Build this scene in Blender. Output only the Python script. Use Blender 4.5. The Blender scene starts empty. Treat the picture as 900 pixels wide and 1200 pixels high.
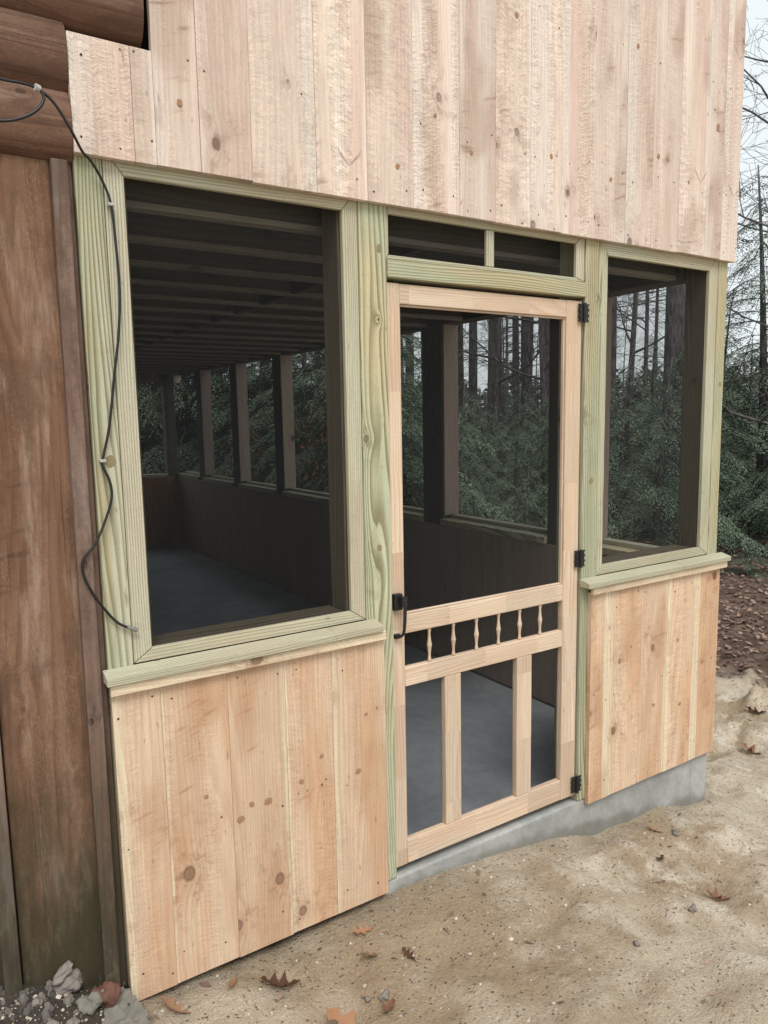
import bpy, math, random
import numpy as np
from mathutils import Vector, Matrix, noise
random.seed(11); RNG = np.random.default_rng(5)
S = bpy.context.scene; COL = S.collection
R = math.radians

# ------------------------------------------------------------------ mesh builder
class MB:
    """collects faces with a grain UV (metres along / across the grain) and a random colour per board"""
    def __init__(s): s.v = []; s.f = []; s.uv = []; s.c = []; s.mi = []
    def face(s, pts, uvs, col, mi=0):
        b = len(s.v); s.v += [tuple(p) for p in pts]; s.f.append(tuple(range(b, b+len(pts)))); s.uv += uvs; s.c += [col]*len(pts); s.mi.append(mi)
    def hexa(s, P, grain, col=None, mi=0):
        """P: 8 corners, order x0y0z0,x1y0z0,x1y1z0,x0y1z0 and the same at z1"""
        P = [Vector(p) for p in P]; g = Vector(grain).normalized(); cen = sum(P, Vector())/8
        col = col or (random.random(), random.random(), random.random(), 1)
        e1, e2, e3 = (P[1]-P[0]), (P[3]-P[0]), (P[4]-P[0]); hw = .5*sorted(e.length for e in (e1, e2, e3))[1]; col = (*col[:3], hw)
        b = len(s.v); s.v += [tuple(p) for p in P]
        for q in ((0,3,2,1),(4,5,6,7),(0,1,5,4),(2,3,7,6),(1,2,6,5),(3,0,4,7)):
            n = (P[q[2]]-P[q[0]]).cross(P[q[3]]-P[q[1]]); n.normalize()
            a = n.cross(g)
            if a.length < .3:
                a = n.orthogonal().normalized(); uu = n.cross(a)*.2
            else: a.normalize(); uu = g
            s.f.append(tuple(b+i for i in q)); s.mi.append(mi)
            for i in q: s.uv.append((P[i].dot(uu), (P[i]-cen).dot(a))); s.c.append(col)
    def box(s, x0, x1, y0, y1, z0, z1, grain=(0,0,1), col=None, mi=0):
        s.hexa([(x0,y0,z0),(x1,y0,z0),(x1,y1,z0),(x0,y1,z0),(x0,y0,z1),(x1,y0,z1),(x1,y1,z1),(x0,y1,z1)], grain, col, mi)
    def tube(s, pts, rad, n=8, col=None, cap=True, mi=0):
        pts = [Vector(p) for p in pts]; col = col or (random.random(), random.random(), random.random(), 1)
        b = len(s.v); up = None; L = 0; Ls = []
        for i, p in enumerate(pts):
            t = (pts[min(i+1, len(pts)-1)]-pts[max(i-1, 0)]).normalized()
            if up is None: up = t.orthogonal().normalized()
            up = (up - t*up.dot(t)).normalized(); w = t.cross(up)
            r = rad[i] if hasattr(rad, '__len__') else rad
            if i: L += (p-pts[i-1]).length
            Ls.append(L)
            for k in range(n):
                a = 2*math.pi*k/n; s.v.append(tuple(p + up*(r*math.cos(a)) + w*(r*math.sin(a))))
        r0 = rad[0] if hasattr(rad, '__len__') else rad
        for i in range(len(pts)-1):
            for k in range(n):
                k2 = (k+1) % n
                s.f.append((b+i*n+k, b+i*n+k2, b+(i+1)*n+k2, b+(i+1)*n+k)); s.mi.append(mi)
                v0, v1 = 2*math.pi*r0*k/n, 2*math.pi*r0*(k+1)/n
                s.uv += [(Ls[i],v0),(Ls[i],v1),(Ls[i+1],v1),(Ls[i+1],v0)]; s.c += [col]*4
        if cap:
            s.f.append(tuple(b+k for k in reversed(range(n)))); s.mi.append(mi); s.uv += [(0,0)]*n; s.c += [col]*n
            e = b+(len(pts)-1)*n
            s.f.append(tuple(e+k for k in range(n))); s.mi.append(mi); s.uv += [(0,0)]*n; s.c += [col]*n
    def lathe(s, cx, cy, prof, n=12, col=None):
        s.tube([(cx,cy,z) for z, r in prof], [r for z, r in prof], n, col)
    def build(s, name, mats, parent=None, bevel=0, smooth=False, seg=2):
        me = bpy.data.meshes.new(name); me.from_pydata(s.v, [], s.f)
        uv = me.uv_layers.new(name='UVMap'); uv.data.foreach_set('uv', np.array(s.uv, dtype=np.float32).ravel())
        ca = me.color_attributes.new('rnd', 'FLOAT_COLOR', 'CORNER'); ca.data.foreach_set('color', np.array(s.c, dtype=np.float32).ravel())
        me.polygons.foreach_set('material_index', np.array(s.mi, dtype=np.int32))
        if smooth: me.polygons.foreach_set('use_smooth', np.ones(len(s.f), dtype=bool))
        for m in (mats if isinstance(mats, (list, tuple)) else [mats]): me.materials.append(m)
        me.update(); o = bpy.data.objects.new(name, me); COL.objects.link(o)
        if parent: o.parent = parent
        if bevel:
            b = o.modifiers.new('bevel', 'BEVEL'); b.width = bevel; b.segments = seg; b.limit_method = 'ANGLE'; b.angle_limit = R(40)
        return o

def empty(name, loc=(0,0,0)):
    o = bpy.data.objects.new(name, None); o.location = loc; COL.objects.link(o); return o
def tag(o, label=None, cat=None, group=None, kind=None):
    if label: o['label'] = label
    if cat: o['category'] = cat
    if group: o['group'] = group
    if kind: o['kind'] = kind
    return o
def copy_tree(o, parent=None):
    c = o.copy(); COL.objects.link(c)
    if parent: c.parent = parent
    for ch in list(o.children):
        copy_tree(ch, c)
    return c

# ------------------------------------------------------------------ node helper
class NT:
    def __init__(s, name):
        s.mat = bpy.data.materials.new(name); s.mat.use_nodes = True; s.t = s.mat.node_tree; s.t.nodes.clear()
        s.out = s.t.nodes.new('ShaderNodeOutputMaterial')
    def n(s, typ, ins=None, **kw):
        nd = s.t.nodes.new('ShaderNode'+typ)
        for k, v in kw.items(): setattr(nd, k, v)
        for k, v in (ins or {}).items(): s.set(nd.inputs[k], v)
        return nd
    def set(s, sock, v):
        if isinstance(v, bpy.types.NodeSocket): s.t.links.new(v, sock)
        else: sock.default_value = v
    def m(s, op, a, b=0.0, c=None, clamp=False):
        nd = s.n('Math', operation=op, use_clamp=clamp); s.set(nd.inputs[0], a); s.set(nd.inputs[1], b)
        if c is not None: s.set(nd.inputs[2], c)
        return nd.outputs[0]
    def add(s, *a):
        r = a[0]
        for x in a[1:]: r = s.m('ADD', r, x)
        return r
    def mul(s, a, b): return s.m('MULTIPLY', a, b)
    def xyz(s, x, y, z=0.0):
        nd = s.n('CombineXYZ'); s.set(nd.inputs[0], x); s.set(nd.inputs[1], y); s.set(nd.inputs[2], z); return nd.outputs[0]
    def noise(s, vec, scale=1.0, detail=2.0, rough=.5, dist=0.0):
        return s.n('TexNoise', {'Vector': vec, 'Scale': scale, 'Detail': detail, 'Roughness': rough, 'Distortion': dist}).outputs['Fac']
    def ss(s, x, a, b):
        nd = s.n('MapRange', {'Value': x, 'From Min': a, 'From Max': b}, interpolation_type='SMOOTHSTEP'); return nd.outputs[0]
    def mix(s, f, a, b, mode='MIX'):
        nd = s.n('Mix', data_type='RGBA', blend_type=mode)
        s.set(nd.inputs['Factor'], f)
        for k, v in ((6, a), (7, b)):
            s.set(nd.inputs[k], v if isinstance(v, bpy.types.NodeSocket) else (*v, 1) if len(v) == 3 else v)
        return nd.outputs[2]
    def gain(s, col, f):   # colour times a scalar
        nd = s.n('VectorMath', operation='SCALE'); s.set(nd.inputs[0], col); s.set(nd.inputs['Scale'], f); return nd.outputs[0]
    def bump(s, h, strength=.3, dist=.01):
        return s.n('Bump', {'Height': h, 'Strength': strength, 'Distance': dist}).outputs[0]
    def finish(s, col, rough=.75, normal=None, spec=.25, metallic=0.0):
        b = s.n('BsdfPrincipled'); s.set(b.inputs['Base Color'], col if isinstance(col, bpy.types.NodeSocket) else (*col, 1))
        s.set(b.inputs['Roughness'], rough); b.inputs['Specular IOR Level'].default_value = spec; b.inputs['Metallic'].default_value = metallic
        if normal: s.set(b.inputs['Normal'], normal)
        s.t.links.new(b.outputs[0], s.out.inputs[0]); return s.mat

def wood(name, base, dark, pale, pink, knotcol, rings=22, ring_amt=.35, knots=.3, saw=.5, sap=.4, tone=.12, joint=0.0, blotch=.5, bump=.25, stain=None, moss=0.0, wig=16.0, edge=0.0, spike=0.0, scr=0.0, sawf=(85.,11.)):
    N = NT(name)
    uv = N.n('UVMap', uv_map='UVMap').outputs[0]; sp = N.n('SeparateXYZ', {0: uv}); u, v = sp.outputs[0], sp.outputs[1]
    at = N.n('Attribute', attribute_name='rnd'); rc = at.outputs['Color']; hw = at.outputs['Alpha']; rs = N.n('SeparateColor', {0: rc}); r1, r2, r3 = rs.outputs[0], rs.outputs[1], rs.outputs[2]
    if joint:    # finger-jointed stock: every length of the stick is another piece of wood
        seg = N.m('FLOOR', N.add(N.mul(u, 1/joint), N.mul(r1, 7.0)))
        wn = N.n('TexWhiteNoise', {'Vector': N.xyz(seg, N.mul(r2, 91.0))}); ws = N.n('SeparateColor', {0: wn.outputs['Color']})
        r1, r2, r3 = ws.outputs[0], ws.outputs[1], ws.outputs[2]
    uo = N.add(u, N.mul(r1, 31.0)); vo = N.add(v, N.mul(r2, 3.0)); w = N.mul(r3, 47.0)
    # knots
    ku, kv = 2.3, 7.0
    vor = N.n('TexVoronoi', {'Vector': N.xyz(N.mul(uo, ku), N.mul(vo, kv)), 'Scale': 1.0, 'Randomness': 1.0}, voronoi_dimensions='2D', feature='F1')
    ps = N.n('SeparateXYZ', {0: vor.outputs['Position']}); vc = N.n('SeparateColor', {0: vor.outputs['Color']})
    du = N.m('DIVIDE', N.m('SUBTRACT', N.mul(uo, ku), ps.outputs[0]), ku); dv = N.m('DIVIDE', N.m('SUBTRACT', N.mul(vo, kv), ps.outputs[1]), kv)
    d0 = N.m('SQRT', N.add(N.mul(N.mul(du, du), .55), N.mul(dv, dv)))
    d = N.add(d0, N.mul(N.m('SUBTRACT', N.noise(N.xyz(uo, vo, w), 60.0), .5), .006))
    on = N.m('LESS_THAN', vc.outputs[0], knots)
    rad = N.add(N.mul(N.mul(vc.outputs[1], vc.outputs[1]), .015), .003)
    kd = N.m('DIVIDE', d, rad)
    kmask = N.mul(on, N.m('SUBTRACT', 1.0, N.ss(kd, .75, 1.15)))
    krim = N.mul(on, N.mul(N.ss(kd, .7, .95), N.m('SUBTRACT', 1.0, N.ss(kd, 1.0, 1.5))))
    halo = N.mul(on, N.m('DIVIDE', 1.0, N.add(1.0, N.mul(N.mul(kd, kd), .16))))
    # growth rings
    n1 = N.noise(N.xyz(N.mul(uo, .55), N.mul(vo, 5.5), w), 1.0, 1.5)
    n2 = N.noise(N.xyz(N.mul(uo, 3.0), N.mul(vo, 20.0), w), 1.0, 2.0)
    ph = N.add(N.mul(vo, rings), N.mul(n1, wig), N.mul(n2, .35), N.mul(halo, 2.2))
    fr = N.m('FRACT', ph)
    ring = N.mul(N.ss(fr, .25, .9), N.m('SUBTRACT', 1.0, N.ss(fr, .92, 1.0)))
    rmod = N.noise(N.xyz(N.mul(uo, .8), N.mul(vo, 9.0), N.add(w, 9.0)), 1.0, 1.0)
    ring = N.mul(ring, N.add(.4, N.mul(rmod, 1.1)))
    fib = N.noise(N.xyz(N.mul(uo, 7.0), N.mul(vo, 260.0), w), 1.0, 3.0, .6)
    blo = N.noise(N.xyz(N.mul(uo, 1.3), N.mul(vo, 7.0), N.add(w, 3.0)), 1.0, 3.0, .55)
    spn = N.noise(N.xyz(N.mul(uo, .16), N.mul(vo, 8.5), N.add(w, 21.0)), 1.0, 1.0)
    sapm = N.mul(N.ss(spn, .56, .60), sap)
    col = N.mix(N.mul(N.ss(blo, .42, .62), blotch), base, pink)
    blo2 = N.noise(N.xyz(N.mul(uo, 2.2), N.mul(vo, 16.0), N.add(w, 41.0)), 1.0, 4.0, .6)
    col = N.gain(col, N.add(1-.45*blotch*.5, N.mul(blo2, .45*blotch)))
    col = N.mix(sapm, col, pale)
    if edge:     # pale sapwood band along one edge of the board
        sd = N.m('SUBTRACT', N.mul(N.m('GREATER_THAN', r1, .35), 2.0), 1.0)
        ed = N.add(N.m('SUBTRACT', hw, N.mul(v, sd)), N.mul(N.m('SUBTRACT', N.noise(N.xyz(N.mul(uo, 1.2), 0.0, w), 1.0, 3.0), .5), .025))
        bw = N.add(.006, N.mul(N.mul(r2, r2), .05))
        col = N.mix(N.mul(N.m('SUBTRACT', 1.0, N.ss(N.m('SUBTRACT', ed, bw), -.002, .003)), edge), col, pale)
    col = N.mix(N.m('MULTIPLY', ring, ring_amt, clamp=True), col, dark)
    col = N.gain(col, N.add(1-tone, N.mul(r3, 2*tone)))
    col = N.gain(col, N.add(.76, N.mul(fib, .48)))
    # band-saw marks: torn fibres in patches, each board with its own pitch and slant
    slant = N.mul(N.m('SUBTRACT', r2, .5), .5)
    su = N.add(N.mul(N.add(uo, N.mul(vo, slant), N.mul(N.m('SUBTRACT', N.noise(N.xyz(N.mul(uo, 6.0), N.mul(vo, 40.0), w), 1.0, 3.0), .5), .035)), N.mul(N.add(.7, N.mul(r1, .7)), sawf[0])))
    sw = N.noise(N.xyz(su, N.mul(vo, sawf[1]*2.5), w), 1.0, 4.0, .7)
    swm = N.mul(N.ss(N.noise(N.xyz(N.mul(uo, 1.1), N.mul(vo, 16.0), N.add(w, 5.0)), 1.0, 3.0), .40, .56), saw)
    swm = N.mul(swm, N.add(.35, r3))
    swd = N.mul(N.m('SUBTRACT', sw, .5), swm)
    col = N.gain(col, N.add(1.0, N.mul(swd, .62)))
    gr = N.noise(N.xyz(N.mul(uo, 180.0), N.mul(vo, 180.0), w), 1.0, 2.0, .7)
    col = N.gain(col, N.add(.82, N.mul(gr, .36)))
    col = N.mix(N.mul(halo, .38), col, dark)
    col = N.mix(N.mul(kmask, N.add(.35, N.mul(vc.outputs[2], .5))), col, knotcol)
    col = N.mix(N.mul(krim, .55), col, tuple(c*.45 for c in knotcol))
    stn = N.mul(on, N.mul(N.m('DIVIDE', 1.0, N.add(1.0, N.mul(N.mul(kd, kd), .035))), N.ss(N.noise(N.xyz(N.mul(uo, 20.0), N.mul(vo, 26.0), w), 1.0, 4.0, .65), .48, .66)))
    col = N.mix(N.mul(stn, .75*blotch), col, tuple(.6*a+.4*b for a, b in zip(dark, knotcol)))
    if spike:    # V-shaped spike knots
        adv = N.m('ABSOLUTE', dv); ln = N.m('ABSOLUTE', N.m('SUBTRACT', N.add(du, N.mul(N.m('SUBTRACT', N.noise(N.xyz(uo, vo, w), 30.0), .5), .012)), N.mul(adv, 1.15)))
        wd = N.add(.002, N.mul(adv, .16))
        vm = N.mul(N.mul(N.m('SUBTRACT', 1.0, N.ss(N.m('DIVIDE', ln, wd), .5, 1.2)), N.m('SUBTRACT', 1.0, N.ss(adv, .025, .05))), N.m('GREATER_THAN', vc.outputs[2], 1-spike))
        col = N.mix(N.mul(vm, .6), col, tuple(.55*a+.45*b for a, b in zip(knotcol, dark)))
    if scr:      # dark sticker marks and scuffs lying across the grain
        sc = N.noise(N.xyz(N.add(N.mul(uo, 38.0), N.mul(vo, 9.0)), N.mul(vo, 7.0), N.add(w, 77.0)), 1.0, 3.0, .6)
        sm = N.ss(N.noise(N.xyz(N.mul(uo, 2.6), N.mul(vo, 6.0), N.add(w, 55.0)), 1.0, 2.0), .52, .68)
        col = N.mix(N.mul(N.mul(N.ss(sc, .56, .72), sm), scr), col, dark)
        col = N.mix(N.mul(sm, scr*.45), col, dark)
    # tiny specks and flecks of dirt
    fl = N.noise(N.xyz(N.mul(uo, 22.0), N.mul(vo, 60.0), N.add(w, 31.0)), 1.0, 1.0)
    col = N.mix(N.mul(N.ss(fl, .72, .8), .35), col, tuple(c*.6 for c in knotcol))
    geo = N.n('NewGeometry').outputs['Position']; gz = N.n('SeparateXYZ', {0: geo}).outputs[2]
    if stain:    # weathered film finish: worn pale streaks down the boards
        st = N.noise(N.xyz(N.mul(uo, 1.8), N.mul(vo, 13.0), N.add(w, 2.0)), 1.0, 7.0, .72)
        col = N.mix(N.mul(N.ss(st, .51, .66), .5), col, stain)
        spk = N.noise(N.xyz(N.mul(uo, 120.0), N.mul(vo, 230.0), w), 1.0, 3.0, .7); spm = N.noise(N.xyz(N.mul(uo, 4.0), N.mul(vo, 18.0), N.add(w, 66.0)), 1.0, 3.0, .6)
        col = N.mix(N.mul(N.mul(N.ss(spk, .46, .70), N.ss(spm, .38, .62)), .3), col, stain)
        crk = N.noise(N.xyz(N.mul(uo, 1.8), N.mul(vo, 150.0), N.add(w, 90.0)), 1.0, 2.0, .5)
        col = N.mix(N.mul(N.ss(crk, .66, .72), .6), col, tuple(c*.3 for c in base))
        st2 = N.noise(N.xyz(N.mul(uo, 3.2), N.mul(vo, 6.0), N.add(w, 12.0)), 1.0, 7.0, .7)
        col = N.mix(N.mul(N.ss(st2, .48, .62), .55), col, tuple(c*.45 for c in base))
    if moss:
        mo = N.add(gz, N.mul(N.m('SUBTRACT', N.noise(N.xyz(N.mul(u, 3.0), N.mul(v, 12.0), w), 1.0, 6.0, .7), .5), 1.1))
        mk = N.m('SUBTRACT', 1.0, N.ss(mo, .15, .95))
        col = N.mix(N.mul(mk, moss), col, (.032, .034, .018))
        pl = N.noise(N.xyz(N.mul(uo, 7.0), N.mul(vo, 30.0), w), 1.0, 7.0, .75)
        col = N.mix(N.mul(N.mul(mk, N.ss(pl, .52, .66)), .55), col, (.13,.125,.085))
    h = N.add(N.mul(fib, .5), N.mul(swd, 2.2), N.mul(ring, .25), N.mul(gr, .25), N.mul(kmask, -.4))
    return N.finish(col, .8, N.bump(h, bump, .003), .2)

M = {}
M['pine_up'] = wood('rough_pine_pale', (.725,.60,.51), (.35,.24,.175), (.78,.70,.635), (.655,.50,.42), (.13,.075,.05), rings=60, ring_amt=.13, knots=.46, saw=1.4, sap=.5, tone=.10, blotch=.9, bump=.7, edge=.6, spike=.12, scr=.9, wig=9)
M['pine_low'] = wood('rough_pine_warm', (.67,.50,.36), (.40,.215,.12), (.735,.63,.46), (.605,.385,.245), (.13,.065,.04), rings=60, ring_amt=.24, knots=.48, saw=1.0, sap=.25, tone=.07, blotch=.9, bump=.4, edge=.9, scr=.75, sawf=(110.,7.))
M['treated'] = wood('pressure_treated', (.455,.48,.34), (.19,.165,.085), (.60,.61,.485), (.54,.465,.295), (.13,.085,.045), rings=75, ring_amt=.8, knots=.34, saw=.15, sap=.7, tone=.09, blotch=.9, bump=.3, wig=20, scr=.3)
M['trim'] = wood('treated_trim', (.51,.505,.38), (.23,.195,.12), (.64,.62,.50), (.54,.455,.33), (.14,.095,.05), rings=120, ring_amt=.7, knots=.05, saw=.1, sap=.4, tone=.06, blotch=.6, bump=.25, wig=12, scr=.25)
M['door'] = wood('door_pine', (.66,.53,.405), (.46,.30,.19), (.72,.62,.51), (.61,.43,.31), (.36,.2,.11), rings=70, ring_amt=.5, knots=.02, saw=0, sap=.5, tone=.13, joint=.27, blotch=.6, bump=.06)
M['brown'] = wood('brown_stained_board', (.225,.125,.076), (.085,.045,.028), (.29,.18,.12), (.165,.083,.048), (.04,.022,.014), rings=40, ring_amt=.35, knots=.25, saw=.35, sap=.35, tone=.10, blotch=.8, bump=.4, stain=(.40,.30,.235), moss=.85, scr=.7)
M['batten'] = wood('brown_weathered_batten', (.21,.14,.11), (.085,.05,.036), (.29,.22,.18), (.175,.105,.075), (.04,.025,.018), rings=60, ring_amt=.3, knots=.25, saw=.5, sap=.3, tone=.08, blotch=.7, bump=.6, stain=(.30,.25,.22), moss=.75, scr=.5)
M['log'] = wood('brown_stained_log', (.175,.096,.064), (.06,.033,.023), (.26,.16,.11), (.12,.062,.042), (.05,.026,.017), rings=22, ring_amt=.45, knots=.25, saw=.2, sap=.45, tone=.22, blotch=.9, bump=.45, stain=(.30,.215,.165), scr=.5)
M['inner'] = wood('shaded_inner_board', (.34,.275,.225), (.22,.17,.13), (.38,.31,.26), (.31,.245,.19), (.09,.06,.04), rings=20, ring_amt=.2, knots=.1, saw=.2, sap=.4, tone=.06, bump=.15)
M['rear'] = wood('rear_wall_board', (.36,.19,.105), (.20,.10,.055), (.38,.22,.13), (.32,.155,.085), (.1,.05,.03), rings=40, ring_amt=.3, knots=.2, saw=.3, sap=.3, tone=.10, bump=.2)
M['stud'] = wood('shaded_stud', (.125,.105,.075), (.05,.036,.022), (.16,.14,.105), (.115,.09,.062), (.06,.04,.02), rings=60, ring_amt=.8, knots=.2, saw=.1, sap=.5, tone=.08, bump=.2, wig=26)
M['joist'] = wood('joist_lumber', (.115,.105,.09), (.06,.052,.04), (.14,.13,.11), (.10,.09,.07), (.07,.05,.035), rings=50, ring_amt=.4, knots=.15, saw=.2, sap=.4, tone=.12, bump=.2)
M['joist_lit_edge'] = wood('joist_painted_bounce', (.30,.28,.24), (.17,.15,.11), (.34,.32,.27), (.27,.24,.2), (.12,.09,.06), rings=50, ring_amt=.4, knots=.1, saw=.2, sap=.4, tone=.12, bump=.2)  # paler than the joist wood: light bounced off the floor, painted in
M['bark'] = None

def simple(name, col, rough=.5, spec=.4, metallic=0.0, nscale=40.0, amt=.2):
    N = NT(name); tc = N.n('TexCoord').outputs['Object']; f = N.noise(tc, nscale, 4.0, .6)
    c = N.gain(N.mix(0.0, col, col), N.add(1-amt, N.mul(f, 2*amt)))
    return N.finish(c, rough, N.bump(f, .15, .002), spec, metallic)
M['black'] = simple('black_powder_coat', (.012,.012,.013), .45, .5, 0, 300)
M['cable'] = simple('black_cable_jacket', (.011,.011,.012), .45, .5, 0, 200, .3)
M['tie'] = simple('worn_white_plastic', (.45,.44,.42), .6)
M['metal'] = simple('dull_connector_metal', (.30,.29,.27), .45, .5, .6, 200)
M['nail'] = simple('nail_head', (.055,.042,.035), .6, .3, .3)
M['roofing'] = simple('asphalt_shingle', (.06,.06,.062), .9, .2, 0, 60, .4)

def concrete(name, c1, c2, low_band=True):
    N = NT(name); p = N.n('NewGeometry').outputs['Position']; z = N.n('SeparateXYZ', {0: p}).outputs[2]; x = N.n('SeparateXYZ', {0: p}).outputs[0]
    a = N.add(N.mul(N.noise(p, 3.0, 5.0, .6), .6), N.mul(N.noise(p, 14.0, 4.0, .65), .4)); b = N.noise(p, 60.0, 4.0, .7); pores = N.n('TexVoronoi', {'Vector': p, 'Scale': 55.0}).outputs['Distance']
    col = N.mix(N.ss(a, .35, .7), c1, c2); col = N.gain(col, N.add(.8, N.mul(b, .4)))
    if low_band:   # darker band just above the sand
        edge = N.add(-.068, N.add(N.mul(x, -.075), N.mul(N.m('MAXIMUM', N.m('SUBTRACT', x, .85), 0.0), -.085))); hh = N.m('SUBTRACT', z, edge)
        k = N.m('SUBTRACT', 1.0, N.ss(N.add(hh, N.mul(N.m('SUBTRACT', N.noise(p, 6.0, 3.0), .5), .12)), -.01, .035))
        col = N.mix(N.mul(k, .6), col, (.16,.145,.115))
        drip = N.noise(N.xyz(N.mul(x, 14.0), 0.0, N.mul(z, 1.5)), 1.0, 3.0)
        col = N.mix(N.mul(N.ss(drip, .58, .75), .4), col, (.17,.16,.135))
    col = N.mix(N.mul(N.m('SUBTRACT', 1.0, N.ss(pores, .05, .13)), .35), col, tuple(c*.5 for c in c1))
    return N.finish(col, .85, N.bump(N.add(b, N.mul(a, .5)), .35, .004), .2)
M['concrete'] = concrete('poured_concrete', (.28,.29,.28), (.44,.44,.425))
M['slab'] = concrete('painted_slab', (.29,.315,.355), (.40,.425,.465), False)
M['rubble'] = concrete('old_concrete_rubble', (.15,.14,.12), (.30,.285,.255), False)

def screen_mat():
    N = NT('insect_screen')
    t = N.n('BsdfTransparent', {'Color': (.90,.90,.90,1)}); d = N.n('BsdfDiffuse', {'Color': (.060,.064,.066,1)})
    mx = N.n('MixShader', {0: .14, 1: t.outputs[0], 2: d.outputs[0]}); N.t.links.new(mx.outputs[0], N.out.inputs[0]); return N.mat
M['screen'] = screen_mat()

def ground_mat():
    N = NT('sand_and_leaf_floor'); p = N.n('NewGeometry').outputs['Position']; s = N.n('SeparateXYZ', {0: p}); x, y = s.outputs[0], s.outputs[1]
    big = N.noise(p, 1.1, 4.0, .6); med = N.noise(p, 6.0, 5.0, .65); fine = N.noise(p, 160.0, 3.0, .75); grit = N.n('TexVoronoi', {'Vector': p, 'Scale': 95.0}); gd = N.n('SeparateColor', {0: grit.outputs['Color']})
    col = N.mix(N.ss(big, .44, .58), (.62,.525,.405), (.45,.35,.24))
    col = N.mix(N.mul(N.mul(N.ss(med, .46, .66), N.ss(N.add(x, N.mul(big, 1.5)), .3, 1.9)), .8), col, (.78,.71,.60))
    col = N.mix(N.mul(N.ss(N.noise(N.xyz(N.mul(x, 2.2), N.mul(y, 6.0), 3.0), 1.0, 4.0, .6), .56, .7), .5), col, (.31,.225,.14))
    gr2 = N.noise(p, 70.0, 5.0, .8)
    col = N.gain(col, N.add(.36, N.mul(fine, .92), N.mul(gr2, .92)))
    col = N.mix(N.mul(N.ss(N.noise(p, 110.0, 2.0, .6), .64, .72), .45), col, (.14,.105,.075))
    peb = N.mul(N.m('LESS_THAN', gd.outputs[0], .11), N.m('SUBTRACT', 1.0, N.ss(grit.outputs['Distance'], .25, .5)))
    col = N.mix(N.mul(peb, .75), col, N.mix(gd.outputs[1], (.10,.085,.07), (.5,.46,.4)))
    # ground colour darker along the foot of the wall
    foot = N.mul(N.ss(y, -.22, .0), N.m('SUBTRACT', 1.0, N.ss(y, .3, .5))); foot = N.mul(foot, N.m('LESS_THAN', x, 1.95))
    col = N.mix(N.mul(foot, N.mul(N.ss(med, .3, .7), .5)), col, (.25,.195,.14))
    # dark dirt mound beside the old wall
    dirt = N.mul(N.m('SUBTRACT', 1.0, N.ss(N.add(x, N.mul(N.m('SUBTRACT', med, .5), .3)), -1.02, -.88)), N.ss(y, -.75, -.3))
    col = N.mix(dirt, col, N.gain(N.mix(med, (.075,.062,.052), (.17,.145,.12)), N.add(.6, N.mul(fine, .8))))
    # woodland floor beyond the sand
    e = N.add(N.mul(x, .9), N.mul(y, .35), N.mul(N.m('SUBTRACT', big, .5), 1.2), N.mul(N.m('SUBTRACT', med, .5), .5))
    k = N.ss(e, 3.65, 4.0)
    lv = N.n('TexVoronoi', {'Vector': p, 'Scale': 16.0}); ls = N.n('SeparateColor', {0: lv.outputs['Color']})
    leaf = N.mix(ls.outputs[0], (.12,.082,.065), (.26,.18,.145)); leaf = N.gain(leaf, N.add(.5, N.mul(med, 1.0)))
    col = N.mix(k, col, leaf)
    h = N.add(N.mul(fine, .6), N.mul(gr2, 1.0), N.mul(med, 1.3), N.mul(peb, .8), N.mul(N.noise(p, 38.0, 4.0, .6), .7))
    return N.finish(col, .95, N.bump(h, .9, .03), .1)
M['ground'] = ground_mat()

def vary(name, c1, c2, rough=.8, attr=True, trans=0.0, gain=.35):
    N = NT(name); rc = N.n('Attribute', attribute_name='rnd').outputs['Color']; rs = N.n('SeparateColor', {0: rc})
    p = N.n('TexCoord').outputs['Object']; f = N.noise(p, 30.0, 3.0)
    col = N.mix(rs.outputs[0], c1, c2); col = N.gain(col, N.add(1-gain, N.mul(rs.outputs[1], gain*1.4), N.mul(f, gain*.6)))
    return N.finish(col, rough, None, .15)
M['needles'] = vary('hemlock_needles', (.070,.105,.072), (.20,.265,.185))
M['needles_dim'] = vary('pine_needles', (.04,.066,.05), (.075,.11,.08))
M['rust'] = vary('rusty_beech_leaves', (.16,.075,.035), (.28,.15,.075))
M['leaf'] = vary('dry_oak_leaf', (.26,.135,.075), (.40,.235,.14), .7, gain=.3)
M['leaf_dark'] = vary('dark_damp_leaf', (.10,.05,.032), (.19,.095,.06), .7, gain=.3)
M['litter'] = vary('woodland_leaf_litter', (.14,.09,.068), (.37,.255,.20), .85)
M['pebble'] = vary('pebble_stone', (.22,.185,.145), (.56,.50,.42), .8)
def bark():
    N = NT('tree_bark'); p = N.n('TexCoord').outputs['Object']; s = N.n('SeparateXYZ', {0: p})
    a = N.noise(N.xyz(N.mul(s.outputs[0], 22.0), N.mul(s.outputs[1], 22.0), N.mul(s.outputs[2], 5.0)), 1.0, 4.0, .65); b = N.noise(p, 2.0, 3.0)
    col = N.mix(N.ss(a, .35, .65), (.055,.050,.050), (.15,.14,.138)); col = N.mix(N.mul(N.ss(b, .5, .7), .4), col, (.11,.12,.10))
    return N.finish(col, .9, N.bump(a, .8, .03), .1)
M['bark'] = bark()
M['stone'] = simple('field_stone', (.235,.205,.185), .9, .15, 0, 14, .6)
M['brick'] = simple('broken_red_brick', (.155,.078,.058), .9, .2, 0, 30, .7)

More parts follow.
